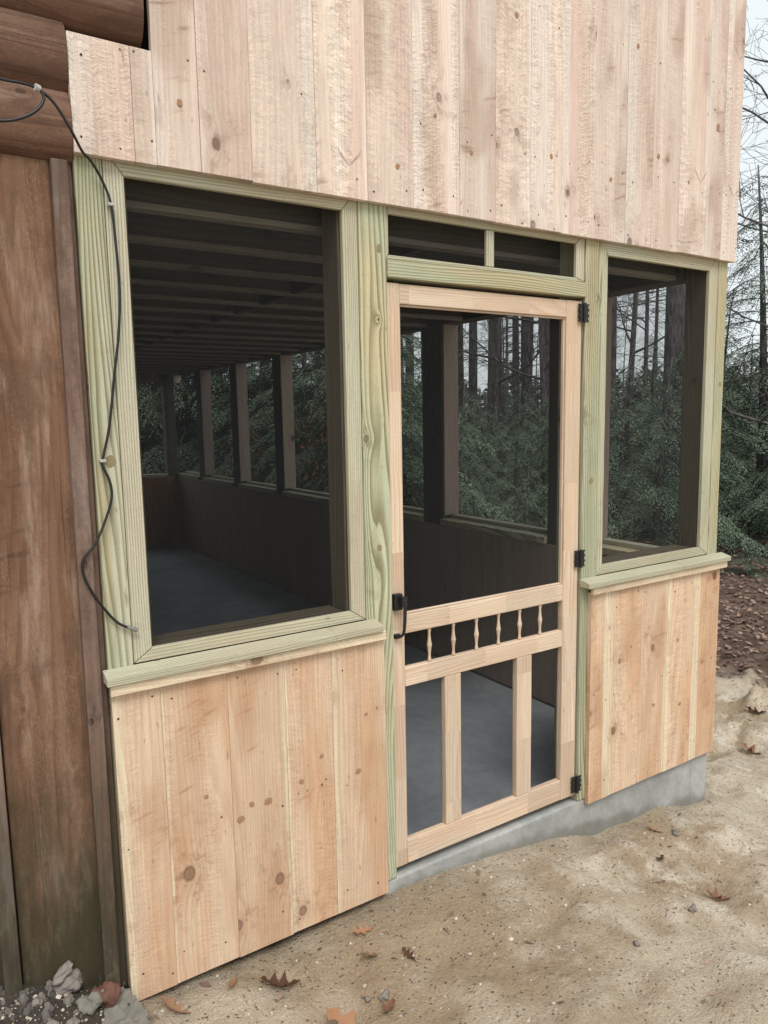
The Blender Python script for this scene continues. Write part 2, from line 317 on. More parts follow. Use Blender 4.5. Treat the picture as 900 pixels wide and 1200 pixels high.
# ------------------------------------------------------------------ ground
def gz0(x, y):
    sp = lambda t, k=.08: k*math.log1p(math.exp(max(-40, min(40, t/k))))
    z = -.074 - .085*(sp(x+.02) - sp(x-2.9)) - .085*(sp(x-.85, .2) - sp(x-2.6, .2)) - .02*(sp(x-3.5) - sp(x-9.0))
    if x < 0: z -= .018*min(1, max(0, (-x-.05)/.5))*(1 if y > -.6 else max(0, 1+(y+.6)))
    z += .225*math.exp(-(((x+1.30)/.27)**2 + ((y+.02)/.26)**2))
    d = math.hypot(x-1, y)
    if d > 14: z += .012*(d-14)
    return z
def gz(x, y):
    z = gz0(x, y)
    near = 1.0 if x < 4.2 else .5
    v = Vector((x, y, 0))
    z += near*(.055*noise.noise(v*1.4) + .038*noise.noise(v*3.6+Vector((7,3,0))) + .018*noise.noise(v*8.5+Vector((1,9,0))))
    a = noise.noise(Vector((x*2.4+y*1.2, y*7-x*2.5, 5)))            # diagonal ruts scraped in the sand
    z += near*(.080*a*abs(a)*2*min(1, max(.3, x)) + .009*noise.noise(v*15) + .005*noise.noise(v*34))
    # keep the sand level close to the foundation
    if -1 < x < 2 and -.25 < y < .3: z = gz0(x, y) + (z-gz0(x, y))*min(1, .3+max(0, -y)*2.8)
    return z
def inside(x, y): return -.90 < x < 1.82 and .06 < y < 7.8
xs = list(np.arange(-1.7, 4.4, .022)); ys = list(np.arange(-1.7, 1.9, .022))
def extend(a, lo, hi):
    st = .04; v = a[0]; L = []
    while v > lo: v -= st; st *= 1.13; L.append(v)
    st = .04; v = a[-1]; H = []
    while v < hi: v += st; st *= 1.10; H.append(v)
    return L[::-1]+a+H
xs = extend(xs, -150, 260); ys = extend(ys, -150, 260)
gm = bpy.data.meshes.new('ground'); nx = len(xs)
V = [(x, y, (gz(x, y) if not inside(x, y) else -.6)) for y in ys for x in xs]
F = [(j*nx+i, j*nx+i+1, (j+1)*nx+i+1, (j+1)*nx+i) for j in range(len(ys)-1) for i in range(nx-1)]
gm.from_pydata(V, [], F); gm.polygons.foreach_set('use_smooth', np.ones(len(F), dtype=bool)); gm.materials.append(M['ground'])
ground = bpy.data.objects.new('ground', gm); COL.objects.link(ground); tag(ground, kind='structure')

# ------------------------------------------------------------------ the screened porch
porch = empty('screened_porch', (.45, 0, -.05))
tag(porch, 'new screened porch of pale pine boards and green treated posts on a concrete footing', 'porch')
def P(mb, name, mat, bevel=.003, parent=None, **k):
    o = mb.build(name, mat, None, bevel, **k); o.parent = parent or porch
    o.matrix_parent_inverse = Matrix.Translation(-porch.location) if (parent is None) else Matrix()
    return o
Z = (0,0,1); X = (1,0,0); Y = (0,1,0)
RX0, RX1, RM = -1.35, 2.25, .45
roofz = lambda x: 4.15 + (1.8-abs(x-RM))*.62

def nails(mb, x0, x1, zs, y):
    for z in zs:
        for fx in (.18, .82):
            if random.random() < .3: continue
            x = x0+(x1-x0)*fx+random.uniform(-.012, .012); zz = z+random.uniform(-.03, .03); r = random.uniform(.0022, .0036)
            mb.face([(x+r*math.cos(a), y, zz+r*math.sin(a)) for a in [k*math.pi/4 for k in range(8)]], [(0,0)]*8, (.5,.5,.5,1), 1)
def knot_mat():
    N = NT('dead_knot'); rc = N.n('Attribute', attribute_name='rnd').outputs['Color']; q = N.n('SeparateColor', {0: rc}); p = N.n('TexCoord').outputs['Object']
    rad = N.add(q.outputs[0], N.mul(N.m('SUBTRACT', N.noise(p, 90.0, 3.0), .5), .35)); ring = N.m('FRACT', N.mul(rad, 4.2))
    c = N.mix(N.ss(ring, .3, .9), (.44,.26,.15), (.31,.165,.09)); c = N.mix(N.ss(rad, .88, 1.05), c, (.12,.065,.04)); c = N.mix(N.mul(N.m('SUBTRACT', 1.0, N.ss(rad, .0, .22)), .7), c, (.10,.055,.035))
    c = N.gain(c, N.add(.75, N.mul(N.noise(p, 300.0, 3.0, .7), .5)))
    return N.finish(c, .8, N.bump(ring, .2, .001), .2)
M['knot'] = knot_mat()
M['knot_grey'] = wood('treated_knot', (.30,.255,.15), (.16,.12,.065), (.36,.33,.21), (.25,.2,.11), (.1,.07,.04), rings=300, ring_amt=.6, knots=0, saw=0, bump=.1)
def knot(mb, x, z, r, y, ax=1.0, mi=2):
    n = 16; R_ = [[(x+f*r*math.cos(k*6.2832/n)*(1+.12*math.sin(2*k*.39+x*40)), y-.0005*(1-f*f), z+f*r*ax*math.sin(k*6.2832/n)*(1+.1*math.sin(k*.78+z*50))) for k in range(n)] for f in (.33,.66,1.0)]
    C_ = lambda f: (f, .5, .5, 1)
    def put(P_, fs): 
        mb.face(P_, [(0,0)]*len(P_), C_(0), mi); mb.c[-len(P_):] = [C_(f) for f in fs]
    for k in range(n):
        k2 = (k+1) % n
        put([(x,y-.0005,z), R_[0][k], R_[0][k2]], (0,.33,.33))
        for a in (0, 1): put([R_[a][k], R_[a+1][k], R_[a+1][k2], R_[a][k2]], ((a+1)/3,(a+2)/3,(a+2)/3,(a+1)/3))
# upper siding: boards with their own tone, the first two stop under the log ends
seams = [-.932,-.783,-.727,-.608,-.46,-.257,-.082,.091,.28,.438,.60,.755,.93,1.108,1.27,1.44,1.624,1.74,1.862]
mb = MB()
for a, b in zip(seams, seams[1:]):
    y = -.022+random.uniform(-.0009, .0009); g = .0004
    top = 2.541 if b < -.69 else min(roofz(a), roofz(b))-.03
    z0 = 2.262+random.uniform(-.002, .002)
    mb.box(a+g, b-g, y, -.001, z0, top, Z)
    nails(mb, a, b, [z for z in (2.30, 2.52, 2.98, 3.4) if z < top], y-.0008)
for x, z, r, ax in ((-.31,2.83,.011,1.3),(-.28,3.02,.010,1.0),(-.66,2.43,.010,1.2),(.18,2.56,.007,1.2),(.33,2.47,.008,1.0),(.70,2.52,.009,1.3),(1.02,2.49,.008,1.1),(1.30,2.62,.009,1.4),(1.69,2.80,.014,1.5),(1.50,2.55,.008,1.2),(.53,2.95,.010,1.2),(1.16,3.0,.009,1.2),(.03,2.38,.009,1.2)):
    knot(mb, x, z, r*.8, -.0236, ax)
P(mb, 'upper_siding', [M['pine_up'], M['nail'], M['knot']], .0012)
# lower siding panels
def panel(edges, zb, zt, kn):
    mb = MB()
    for a, b in zip(edges, edges[1:]):
        y = -.022+random.uniform(-.0007, .0007); g = .0003
        mb.box(a+g, b-g, y, -.001, zb+random.uniform(-.003, .003), zt, Z)
        nails(mb, a, b, (zb+.07, .42, zt-.06), y-.0008)
    for x, z, r in kn: knot(mb, x, z, r*.85, -.0232, random.uniform(.75, 1.2))
    return P(mb, 'siding_panel', [M['pine_low'], M['nail'], M['knot']], .001)
panel([-.932,-.80,-.605,-.42,-.255,-.052], -.054, .872, ((-.49,.425,.0165),(-.545,.432,.010),(-.582,.395,.013),(-.30,.52,.0075),(-.375,.455,.010),(-.165,.43,.0115),(-.13,.62,.007),(-.685,.50,.008),(-.355,.42,.004)))
panel([.957,1.079,1.271,1.451,1.643,1.836], -.042, .872, ((1.21,.60,.006),(1.56,.26,.014),(1.37,.30,.011),(1.16,.22,.006),(1.50,.80,.007)))
# posts
for x0, x1 in ((-.931,-.8625),(-.1045,-.002),(.916,1.009),(1.7725,1.837)):
    mb = MB(); mb.box(x0, x1, 0, .14, -.028, 2.30, Z)
    for x, z, r in ((-.889,1.497,.0135),(-.030,2.13,.011),(-.05,1.17,.010),(.965,1.33,.011),(1.81,1.72,.009)):
        if x0 < x < x1: knot(mb, x, z, r, -.0004, 1.2, 1)
    P(mb, 'post', [M['treated'], M['knot_grey']], .004)
# rough studs behind the window trim
for x0, x1 in ((-.860,-.800),(-.168,-.107),(1.011,1.040),(1.711,1.770)):
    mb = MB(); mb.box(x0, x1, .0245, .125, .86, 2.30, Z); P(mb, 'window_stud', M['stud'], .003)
mb = MB(); mb.box(-.931, 1.836, .001, .139, 2.302, 2.44, X); P(mb, 'header_beam', M['treated'])

def mitred(mb, x0, x1, z0, z1, i0, i1, k0, k1, ya, yb, g=.0009):
    """picture frame in the xz plane, outer x0..x1,z0..z1 / inner i0..i1,k0..k1"""
    q = lambda A, B, C, D: [(A[0],ya,A[1]),(B[0],ya,B[1]),(B[0],yb,B[1]),(A[0],yb,A[1]),(D[0],ya,D[1]),(C[0],ya,C[1]),(C[0],yb,C[1]),(D[0],yb,D[1])]
    mb.hexa(q((x0,z0+g),(i0,k0+g),(i0,k1-g),(x0,z1-g)), Z); mb.hexa(q((i1,k0+g),(x1,z0+g),(x1,z1-g),(i1,k1-g)), Z)
    mb.hexa(q((x0+g,z0),(x1-g,z0),(i1-g,k0),(i0+g,k0)), X); mb.hexa(q((i0+g,k1),(i1-g,k1),(x1-g,z1),(x0+g,z1)), X)
def sheet(x0, x1, z0, z1, y, parent, name='screen'):
    mb = MB(); mb.face([(x0,y,z0),(x1,y,z0),(x1,y,z1),(x0,y,z1)], [(0,0)]*4, (.5,.5,.5,1)); return P(mb, name, M['screen'], 0, parent)
def window(x0, x1, z0, z1, i0, i1, k0, k1, sl, ap):
    mb = MB(); mitred(mb, x0, x1, z0, z1, i0, i1, k0, k1, .004, .022)
    w = P(mb, 'window', M['trim'], .0025)
    s = sheet(x0+.008, x1-.008, z0+.008, z1-.008, .0232, None); s.parent = w; s.matrix_parent_inverse = Matrix()
    mb = MB(); a, b = sl     # sloping sill board
    mb.hexa([(a,-.052,.900),(b,-.052,.900),(b,.0,.902),(a,.0,.902),(a,-.052,.921),(b,-.052,.921),(b,.0,.934),(a,.0,.934)], X)
    o = P(mb, 'sill', M['trim'], .002); o.parent = w; o.matrix_parent_inverse = Matrix()
    mb = MB(); a, b = ap; mb.box(a, b, -.042, -.0235, .868, .8975, X)
    o = P(mb, 'apron', M['pine_low'], .002); o.parent = w; o.matrix_parent_inverse = Matrix()
    mb = MB(); mb.box(x0+.062, x1-.064, .0245, .139, .86, k0-.004, X); o = P(mb, 'sill_plate', M['stud'], .002); o.parent = w; o.matrix_parent_inverse = Matrix()
window(-.8605,-.1065,.934,2.297,-.809,-.160,.970,2.231,(-.946,-.072),(-.936,-.056))
window(1.0105,1.7710,.934,2.297,1.045,1.709,.974,2.214,(.908,1.874),(.948,1.862))
# transom above the door
mb = MB(); mitred(mb, -.0005, .914, 2.102, 2.297, .010, .869, 2.116, 2.242, .006, .022); mb.box(.422,.457,.0075,.0215,2.117,2.241,Z)
tr = P(mb, 'transom', M['trim'], .003)
s = sheet(.0, .91, 2.104, 2.29, .0235, None); s.parent = tr; s.matrix_parent_inverse = Matrix()
mb = MB(); mb.box(-.0005,.9145,-.005,.052,2.044,2.0995,X); P(mb, 'door_header', M['treated'], .003, seg=2)
# latch-side door stop
mb = MB(); mb.box(-.001,.012,.0445,.10,-.02,2.039,Z); mb.box(.902,.915,.0445,.10,-.02,2.039,Z); P(mb, 'door_stop', M['treated'], .002)

# screen door
door = empty('screen_door'); door.parent = porch; door.matrix_parent_inverse = Matrix.Translation(-porch.location)
def D(mb, name, mat, bevel=.003, **k):
    o = mb.build(name, mat, door, bevel, **k); return o
y0, y1 = .010, .040
for a, b in ((.002,.0525),(.8245,.907)):
    mb = MB(); mb.box(a, b, y0, y1, .001, 2.031, Z); D(mb, 'stile', M['door'], .003)
for a, b, in ((1.966,2.030),(.855,.921),(.664,.731),(.002,.090)):
    mb = MB(); mb.box(.0532,.8238,y0+.0007,y1-.0007,a,b,X); D(mb, 'rail', M['door'], .003)
for a, b in ((.228,.301),(.579,.657)):
    mb = MB(); mb.box(a, b, y0+.001, y1-.001, .0907, .6633, Z); D(mb, 'mullion', M['door'], .003)
prof = [(0,.0085),(.006,.0095),(.012,.0085),(.020,.0062),(.034,.0075),(.046,.0095),(.055,.0115),(.0605,.0135),(.0665,.0115),(.074,.0095),(.088,.0075),(.104,.0062),(.112,.0085),(.118,.0095),(.1245,.0085)]
for k in range(6):
    cx = .0575+(.8175-.0575)*(k+1)/7
    mb = MB(); mb.lathe(cx, .022, [(.731+z, r*.74) for z, r in prof], 14); D(mb, 'spindle', M['door'], 0, smooth=True)
mb = MB(); mb.face([(.05,.0325,.05),(.83,.0325,.05),(.83,.0325,1.98),(.05,.0325,1.98)], [(0,0)]*4, (.5,.5,.5,1)); D(mb, 'screen', M['screen'], 0)
mb = MB(); a0, a1, c0, c1, w_ = .0532, .8238, .9217, 1.9653, .006
mb.box(a0,a0+w_,.018,.032,c0,c1,Z); mb.box(a1-w_,a1,.018,.032,c0,c1,Z); mb.box(a0+w_+.0004,a1-w_-.0004,.018,.032,c0,c0+w_,X); mb.box(a0+w_+.0004,a1-w_-.0004,.018,.032,c1-w_,c1,X); D(mb, 'screen_bead', M['door'], .002)
for z in (1.986, 1.019, .054):     # scalloped black spring hinges
    mb = MB()
    for sgn, x0 in ((-1,.9015),(1,.9125)):
        n = 24; out = []
        for k in range(n+1):
            t = k/n; zz = z-.033+.066*t; w = .0185+.0035*math.cos(t*math.pi*6); out.append((x0+sgn*w, zz))
        for k in range(n):
            (xa, za), (xb, zb) = out[k], out[k+1]
            A = [(x0,-.0035,za),(xa,-.0035,za),(xa,.0055,za),(x0,.0055,za),(x0,-.0035,zb),(xb,-.0035,zb),(xb,.0055,zb),(x0,.0055,zb)]
            if sgn < 0: A = [A[1],A[0],A[3],A[2],A[5],A[4],A[7],A[6]]
            mb.hexa(A, Z)
    for za, zb in ((-.036,-.013),(-.012,.012),(.013,.036)): mb.lathe(.907, -.006, [(z+za,.0066),(z+zb,.0066)], 12)
    D(mb, 'hinge', M['black'], 0)
mb = MB()                               # latch box and bowed pull
mb.box(.002,.034,-.010,.0095,.948,1.004,Z); mb.box(.0195,.0405,-.030,-.0105,.962,.996,Z)
mb.tube([(.030,-.026,.985),(.0305,-.028,.968),(.0300,-.028,.945),(.0290,-.027,.915),(.028,-.025,.886),(.0265,-.022,.868),(.022,-.014,.857),(.016,-.006,.854)], [.0055,.006,.006,.006,.0055,.0055,.005,.0045], 10)
mb.box(.006,.026,-.006,.0095,.847,.863,Z)
D(mb, 'handle', M['black'], .002)

# concrete footing and floor slab
mb = MB(); mb.box(-.052,1.832,.004,.16,-.9,-.030,X); mb.box(-.929,-.0525,.075,.16,-.9,-.030,X); mb.box(1.66,1.832,.161,7.85,-.9,-.090,Y); P(mb, 'footing', M['concrete'], .008)
mb = MB(); mb.box(-.93,1.659,.161,7.85,-.35,-.082,Y); P(mb, 'floor_slab', M['slab'], 0)

# side wall with its row of openings
SP = [(.66,.965),(1.95,2.17),(3.26,3.42),(4.48,4.64),(5.60,5.76),(6.74,6.90)]
YE = 7.75
for a, b in SP:
    mb = MB(); mb.box(1.700,1.836,a,b,-.08,2.20,Z)
    mb.box(1.705,1.8265,a-.021,a-.0005,.926,2.199,Z,None,1); P(mb, 'post', [M['joist'], M['inner']], .003)  # paler jamb strip on the near side: daylight put into its colour
mb = MB(); mb.box(1.700,1.836,.142,YE+.14,2.201,2.44,Y); P(mb, 'header_beam', M['joist'])
bays = [.141]+[q for a, b in SP for q in (a, b)]+[YE]
for i in range(0, len(bays), 2):
    a, b = bays[i]+.002, bays[i+1]-.002
    mb = MB(); mb.box(1.676,1.834,a,b,.862,.902,Y); f = P(mb, 'window', M['treated'], .003)
    mb = MB(); mb.face([(1.828,a,.9),(1.828,b,.9),(1.828,b,2.205),(1.828,a,2.205)], [(0,0)]*4, (.5,.5,.5,1)); s = P(mb, 'screen', M['screen'], 0); s.parent = f; s.matrix_parent_inverse = Matrix()
    mb = MB(); mb.box(1.770,1.8265,a,b,.903,.925,Y); s = P(mb, 'sill', M['trim'], .002); s.parent = f; s.matrix_parent_inverse = Matrix()
mb = MB(); yy = .162
while yy < YE-.1:
    w = 1.22; mb.box(1.684,1.6985,yy,min(yy+w,YE-.032)-.001,-.078,.861,Z); yy += w
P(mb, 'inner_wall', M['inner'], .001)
mb = MB(); mu = MB(); yy = .002
while yy < YE+.14:
    w = random.uniform(.14, .19); e = min(yy+w, YE+.14)-.001
    mb.box(1.8375,1.858,yy,e,-.06,.9,Z); mu.box(1.8375,1.858,yy,e,2.262,4.14,Z); yy += w
P(mb, 'siding_panel', M['pine_low'], .001); P(mu, 'upper_siding', M['pine_up'], .001)
# rear wall
for x0 in (-.93,-.1,.78,1.56):
    mb = MB(); mb.box(x0,x0+.138,YE+.002,YE+.138,-.08,2.30,Z); P(mb, 'post', M['joist'], .003)
for a, b in ((-.791,-.101),(.039,.779),(.919,1.559)):
    mb = MB(); mb.box(a+.001,b-.001,YE-.01,YE+.137,.86,.90,X); f = P(mb, 'window', M['treated'], .003)
    s = sheet(a, b, .9, 2.3, YE+.12, None); s.parent = f; s.matrix_parent_inverse = Matrix()
mb = MB(); xx = -.93
while xx < 1.69:
    w = random.uniform(.14, .2); e = min(xx+w, 1.699); mb.box(xx,e-.001,YE-.03,YE,-.08,.859,Z); xx += w
P(mb, 'inner_wall', M['rear'], .001)
mb = MB(); mb.box(-.93,1.84,YE+.139,YE+.16,2.1,4.6,Z); P(mb, 'upper_siding', M['pine_up'], 0)
# ceiling
yj = .172
while yj < YE-.1:
    mb = MB(); mb.box(-.929,1.699,yj,yj+.038,2.2195,2.385,X); mb.box(-.928,1.698,yj-.006,yj+.044,2.20,2.219,X,None,1); P(mb, 'ceiling_joist', [M['joist'], M['joist_lit_edge']], .002)  # dark sides, added pale strip below: floor bounce put into the colours
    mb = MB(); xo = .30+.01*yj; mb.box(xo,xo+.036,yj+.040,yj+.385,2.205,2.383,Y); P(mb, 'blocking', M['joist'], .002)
    yj += .388
mb = MB(); yy = .002
while yy < YE+.13: mb.box(-.93,1.836,yy,yy+.18,2.387,2.41,X) if False else None; yy += .182
mb.box(-.93,1.699,.142,YE+.138,2.3865,2.42,X); P(mb, 'ceiling_deck', M['roofing'], 0)
# gable roof
mb = MB()
for sgn in (-1, 1):
    xa, xb = RM, RM+sgn*1.95; za, zb = roofz(RM)+.0, roofz(RM)-1.95*.62
    A = [(xa,-.35,za),(xb,-.35,zb),(xb,YE+.5,zb),(xa,YE+.5,za),(xa,-.35,za+.12),(xb,-.35,zb+.12),(xb,YE+.5,zb+.12),(xa,YE+.5,za+.12)]
    if sgn < 0: A = [A[1],A[0],A[3],A[2],A[5],A[4],A[7],A[6]]
    mb.hexa(A, Y)
P(mb, 'roof', M['roofing'], 0)

# ------------------------------------------------------------------ the old log cabin beside it
cabin = empty('log_cabin', (-3.5, 0, 0)); tag(cabin, 'old log cabin with weathered brown stained boards beside the new porch', 'cabin')
def C(mb, name, mat, bevel=.003, **k):
    o = mb.build(name, mat, cabin, bevel, **k); o.matrix_parent_inverse = Matrix.Translation(-cabin.location); return o
mb = MB(); x = -.9865; ws = [.2135,.26,.22,.25,.24,.21]; i = 0
while x > -6.5:
    w = ws[i % 6]; mb.box(x-w+.002,x,.012+.006*(i % 2),.045,-.25,2.25,Z); x -= w; i += 1
C(mb, 'wall_boards', M['brown'], .003)
mb = MB(); mb.hexa([(-.9995,-.014,-.2),(-.9585,-.014,-.2),(-.9585,.03,-.2),(-.9995,.03,-.2),(-.986,-.014,2.243),(-.947,-.014,2.243),(-.947,.03,2.243),(-.986,.03,2.243)], Z)
C(mb, 'batten', M['batten'], .003)
mb = MB(); mb.box(-1.245,-1.203,-.012,.011,-.2,1.0,Z); C(mb, 'batten', M['batten'], .004)
mb = MB(); mb.box(-.962,-.9335,.014,.06,-.3,2.25,Z); C(mb, 'corner_board', M['batten'], .002)
for k in range(11):
    zc = 2.328+.160*k+(.004 if k > 1 else 0); xe = -.9335 if k < 2 else -.742
    mb = MB(); n = 40; pts = [(-6.5+(xe+6.5)*t/n, .025+.004*noise.noise(Vector((t*.5,k,0))), zc+.004*noise.noise(Vector((t*.4,k,9)))) for t in range(n+1)]
    mb.tube(pts, [.0905+.003*noise.noise(Vector((t*.7,k,4))) for t in range(n+1)], 28)
    mb.v = [(a, .030+(b-.025)*.66, c) for a, b, c in mb.v]
    o = C(mb, 'log', M['log'], 0, smooth=True)
    b = o.modifiers.new('es', 'EDGE_SPLIT'); b.split_angle = R(50)
mb = MB(); yy = .07
while yy < 7.8: mb.box(-.962,-.9345,yy,yy+.2,-.2,2.44,Z); yy += .2
C(mb, 'side_wall', M['brown'], .002)
mb = MB(); mb.hexa([(-6.8,-.5,4.25),(-1.36,-.5,4.25),(-1.36,7,6.2),(-6.8,7,6.2),(-6.8,-.5,4.37),(-1.36,-.5,4.37),(-1.36,7,6.32),(-6.8,7,6.32)], X); C(mb, 'roof', M['roofing'], 0)

# ------------------------------------------------------------------ cable hanging down from the log ends
def smooth_path(p, n=6):
    p = [Vector(q) for q in p]; out = []
    for i in range(len(p)-1):
        a, b, c, d = p[max(i-1,0)], p[i], p[i+1], p[min(i+2,len(p)-1)]
        for k in range(n):
            t = k/n; out.append(.5*((2*b)+(c-a)*t+(2*a-5*b+4*c-d)*t*t+(3*b-a-3*c+d)*t**3))
    return out+[p[-1]]
yc = -.012
main = [(-1.30,-.079,2.40),(-1.19,-.080,2.383),(-1.092,-.080,2.375),(-1.048,-.078,2.376),(-1.013,-.074,2.372),(-.978,-.072,2.347),(-.943,-.062,2.297),(-.917,-.042,2.26),(-.896,-.03,2.245),(-.870,-.016,2.21),(-.849,yc,2.151),(-.843,yc,2.046),(-.841,yc,1.94),(-.850,yc,1.831),(-.868,yc,1.721),(-.889,yc,1.589),(-.909,yc,1.511),(-.913,yc,1.489),(-.898,yc,1.45),(-.894,yc,1.409),(-.906,yc,1.364),(-.943,-.022,1.288),(-.977,-.022,1.247),(-.980,-.022,1.208),(-.960,-.022,1.153),(-.921,yc,1.088),(-.896,yc,1.058),(-.872,yc,1.043)]
mb = MB(); mb.tube(smooth_path(main), .0036, 8)
mb.tube(smooth_path([(-1.30,-.074,2.275),(-1.19,-.078,2.276),(-1.10,-.082,2.283),(-1.055,-.084,2.297),(-1.021,-.084,2.32),(-1.003,-.082,2.348),(-1.008,-.080,2.367),(-1.016,-.078,2.374)]), .0036, 8)
cb = mb.build('cable', M['cable'], None, 0, smooth=True); tag(cb, 'thin black cable looped over the log end and hanging down the left post', 'cable')
mb = MB(); mb.tube([(-1.020,-.080,2.373),(-1.010,-.076,2.371)], .0085, 10); mb.build('cable_tie', M['tie'], cb)
mb = MB(); mb.tube([(-.877,yc,1.0455),(-.862,yc,1.0385),(-.861,yc,1.038),(-.850,yc,1.0325)], [.0048,.0055,.0068,.0062], 10); mb.build('connector', M['metal'], cb)
for z, x in ((2.151,-.849),(1.500,-.911)):
    mb = MB(); mb.box(x-.008,x+.008,-.018,.001,z-.004,z+.004,X); mb.build('cable_clip', M['tie'], cb, .002)

# ------------------------------------------------------------------ leaves, stones
def leaf_mesh(seed, mat, lobes=4, curl=.25):
    r = random.Random(seed); half = []
    n = lobes*4+1
    for k in range(n+1):
        t = k/n; w = .30*math.sin(math.pi*min(1, t*1.02))**.7*(.62+.38*math.sin(t*lobes*2*math.pi-1.2)); half.append((t, max(.012, w*r.uniform(.85, 1.15))))
    mb = MB(); cu = r.uniform(.6, 1.3)*curl; tw = r.uniform(-1, 1)*.5
    def pt(t, w, sg): 
        y = t-.5; x = sg*w
        z = cu*(2.0*x*x*1.6 + (y*y)*.9) + tw*x*y*.6 + .02*math.sin(9*x+7*y)
        return (x, y, z)
    c = (r.random(), r.random(), 0, 1)
    for k in range(n):
        (t0, w0), (t1, w1) = half[k], half[k+1]
        for sg in (-1, 1):
            for f0, f1 in ((0,.5),(.5,1)):
                q = [pt(t0,w0*f0,sg),pt(t0,w0*f1,sg),pt(t1,w1*f1,sg),pt(t1,w1*f0,sg)]
                mb.face(q if sg > 0 else q[::-1], [(0,0)]*4, c)
    mb.tube([pt(0,0,1),(0,-.58,.0),(.02,-.68,.03)], .010, 5, c)
    o = mb.build('leaf', mat, None, 0, smooth=True); me = o.data; bpy.data.objects.remove(o); return me
LM = [leaf_mesh(1, M['leaf'], 3, .3), leaf_mesh(2, M['leaf_dark'], 4, .75), leaf_mesh(3, M['leaf'], 4, .45), leaf_mesh(4, M['leaf_dark'], 3, 1.1)]
leaves = [  # x, y, size, mesh, turn, tilt x, tilt y, label
 (-.433,-.375,.145,0,.5,.15,.1,'flat tan oak leaf lying in the sand at the bottom edge'),
 (-.244,-.202,.105,2,1.9,.5,.3,'bright orange brown leaf standing on edge below the left panel corner'),
 (-.531,-.135,.125,1,1.2,.25,.2,'dark red brown curled leaf near the middle of the left panel foot'),
 (-.137,-.261,.055,1,.2,.3,-.2,'small dark brown leaf right of the bright orange leaf'),
 (-.307,-.407,.075,3,2.2,.2,.1,'dark crumpled leaf beside pebbles near the bottom edge'),
 (-.654,-.089,.060,2,2.6,.2,.3,'small orange leaf tucked close under the left panel'),
 (-.835,-.085,.10,2,1.0,.5,.3,'tan curled leaf in the gap at the left panel corner'),
 (-.211,-.10,.075,0,1.5,.2,-.1,'pale tan leaf against the foot of the left panel near the door'),
 (1.293,-.10,.075,2,.4,.2,.2,'orange leaf in the sand under the right panel'),
 (1.091,-.534,.10,3,.9,.3,.2,'dark curled leaf alone in the open sand at the right'),
 (1.14,-.25,.075,1,2.0,.3,.1,'dark brown leaf in the sand below the right panel and orange leaf'),
 (3.384,.664,.16,1,1.1,.3,.1,'dark leaf at the far edge of the sand before the woods'),
 (2.941,.426,.14,3,.3,.3,.1,'curled brown leaf on the sand beyond the porch corner'),
]
for x, y, s, mi, a, tx, ty, lab in leaves:
    o = bpy.data.objects.new('fallen_leaf', LM[mi]); COL.objects.link(o); o.location = (x, y, gz(x, y)+s*.12); o.scale = (s,s,s); o.rotation_euler = (tx, ty, a)
    tag(o, lab, 'leaf', 'fallen leaves on the sand')
def stone_mesh(seed, mat, squash=(1,.8,.6), rough=.34, sub=4):
    import bmesh
    bm = bmesh.new(); bmesh.ops.create_icosphere(bm, subdivisions=sub, radius=.5); off = Vector((seed*3.1, seed*1.7, 0))
    for v in bm.verts:
        k = 1+rough*noise.noise(v.co*1.8+off)*1.9+rough*.5*noise.noise(v.co*5+off)+rough*.3*noise.noise(v.co*13+off); v.co = Vector((v.co.x*squash[0]*k, v.co.y*squash[1]*k, v.co.z*squash[2]*k))
    me = bpy.data.meshes.new('stone'); bm.to_mesh(me); bm.free(); me.polygons.foreach_set('use_smooth', np.ones(len(me.polygons), dtype=bool)); me.materials.append(mat); return me
SM = [stone_mesh(k, M['stone'], q) for k, q in enumerate(((1,.75,.6),(1,.55,.5),(1,.85,.8),(1,.6,.4)))]
BM = stone_mesh(8, M['brick'], (1,.7,.8), .55); RM_ = stone_mesh(5, M['rubble'], (1,.8,.7), .5)
stones = STONES = [  # x, y, dz, size, mesh, turn, name, label
 (-1.085,.000,.035,.065,SM[2],.6,'stone','rounded pinkish grey stone on the dirt mound against the old wall'),
 (-1.105,-.003,.085,.062,SM[1],.5,'stone','long pale stone leaning on the brown wall above the pinkish stone'),
 (-1.005,-.045,.035,.07,BM,1.2,'brick_fragment','broken red brick fragment on the dirt beside the batten foot'),
 (-1.045,-.075,.03,.062,RM_,.3,'rubble_lump','pale lump of old concrete between the pinkish stone and red brick'),
 (-1.175,-.06,.02,.034,SM[0],1.0,'stone','small grey stone at the left edge of the dirt mound'),
 (-1.155,-.125,.02,.05,SM[3],2.0,'stone','oval grey stone at the lower left corner of the picture'),
 (-1.105,-.13,.015,.035,SM[0],.4,'stone','small pale stone low on the dirt mound left of the concrete slab'),
 (1.36,-.16,.012,.035,RM_,.9,'stone','small white stone on the sand under the right panel'),
 (.52,-.62,.010,.026,SM[0],.9,'stone','small bluish white pebble in the middle of the sand'),
 (.88,-.58,.010,.028,SM[2],.2,'stone','pale grey pebble in the sand below the open right side'),
 (-.29,-.36,.010,.030,SM[2],.2,'stone','dark grey pebble beside the crumpled leaf at the bottom'),
 (-.33,-.33,.008,.024,SM[0],1.2,'stone','smaller pebble touching the leaves near the bottom edge'),
]
for x, y, dz, s, me, a, nm, lab in stones:
    o = bpy.data.objects.new(nm, me); COL.objects.link(o); o.location = (x, y, gz(x, y)+dz*.6); o.scale = (s,s,s); o.rotation_euler = (.2,.1,a); tag(o, lab, 'stone' if nm == 'stone' else 'rubble', 'stones and rubble on the ground')
o = bpy.data.objects['stone.001']; o.rotation_euler = (.1,-.6,.2)
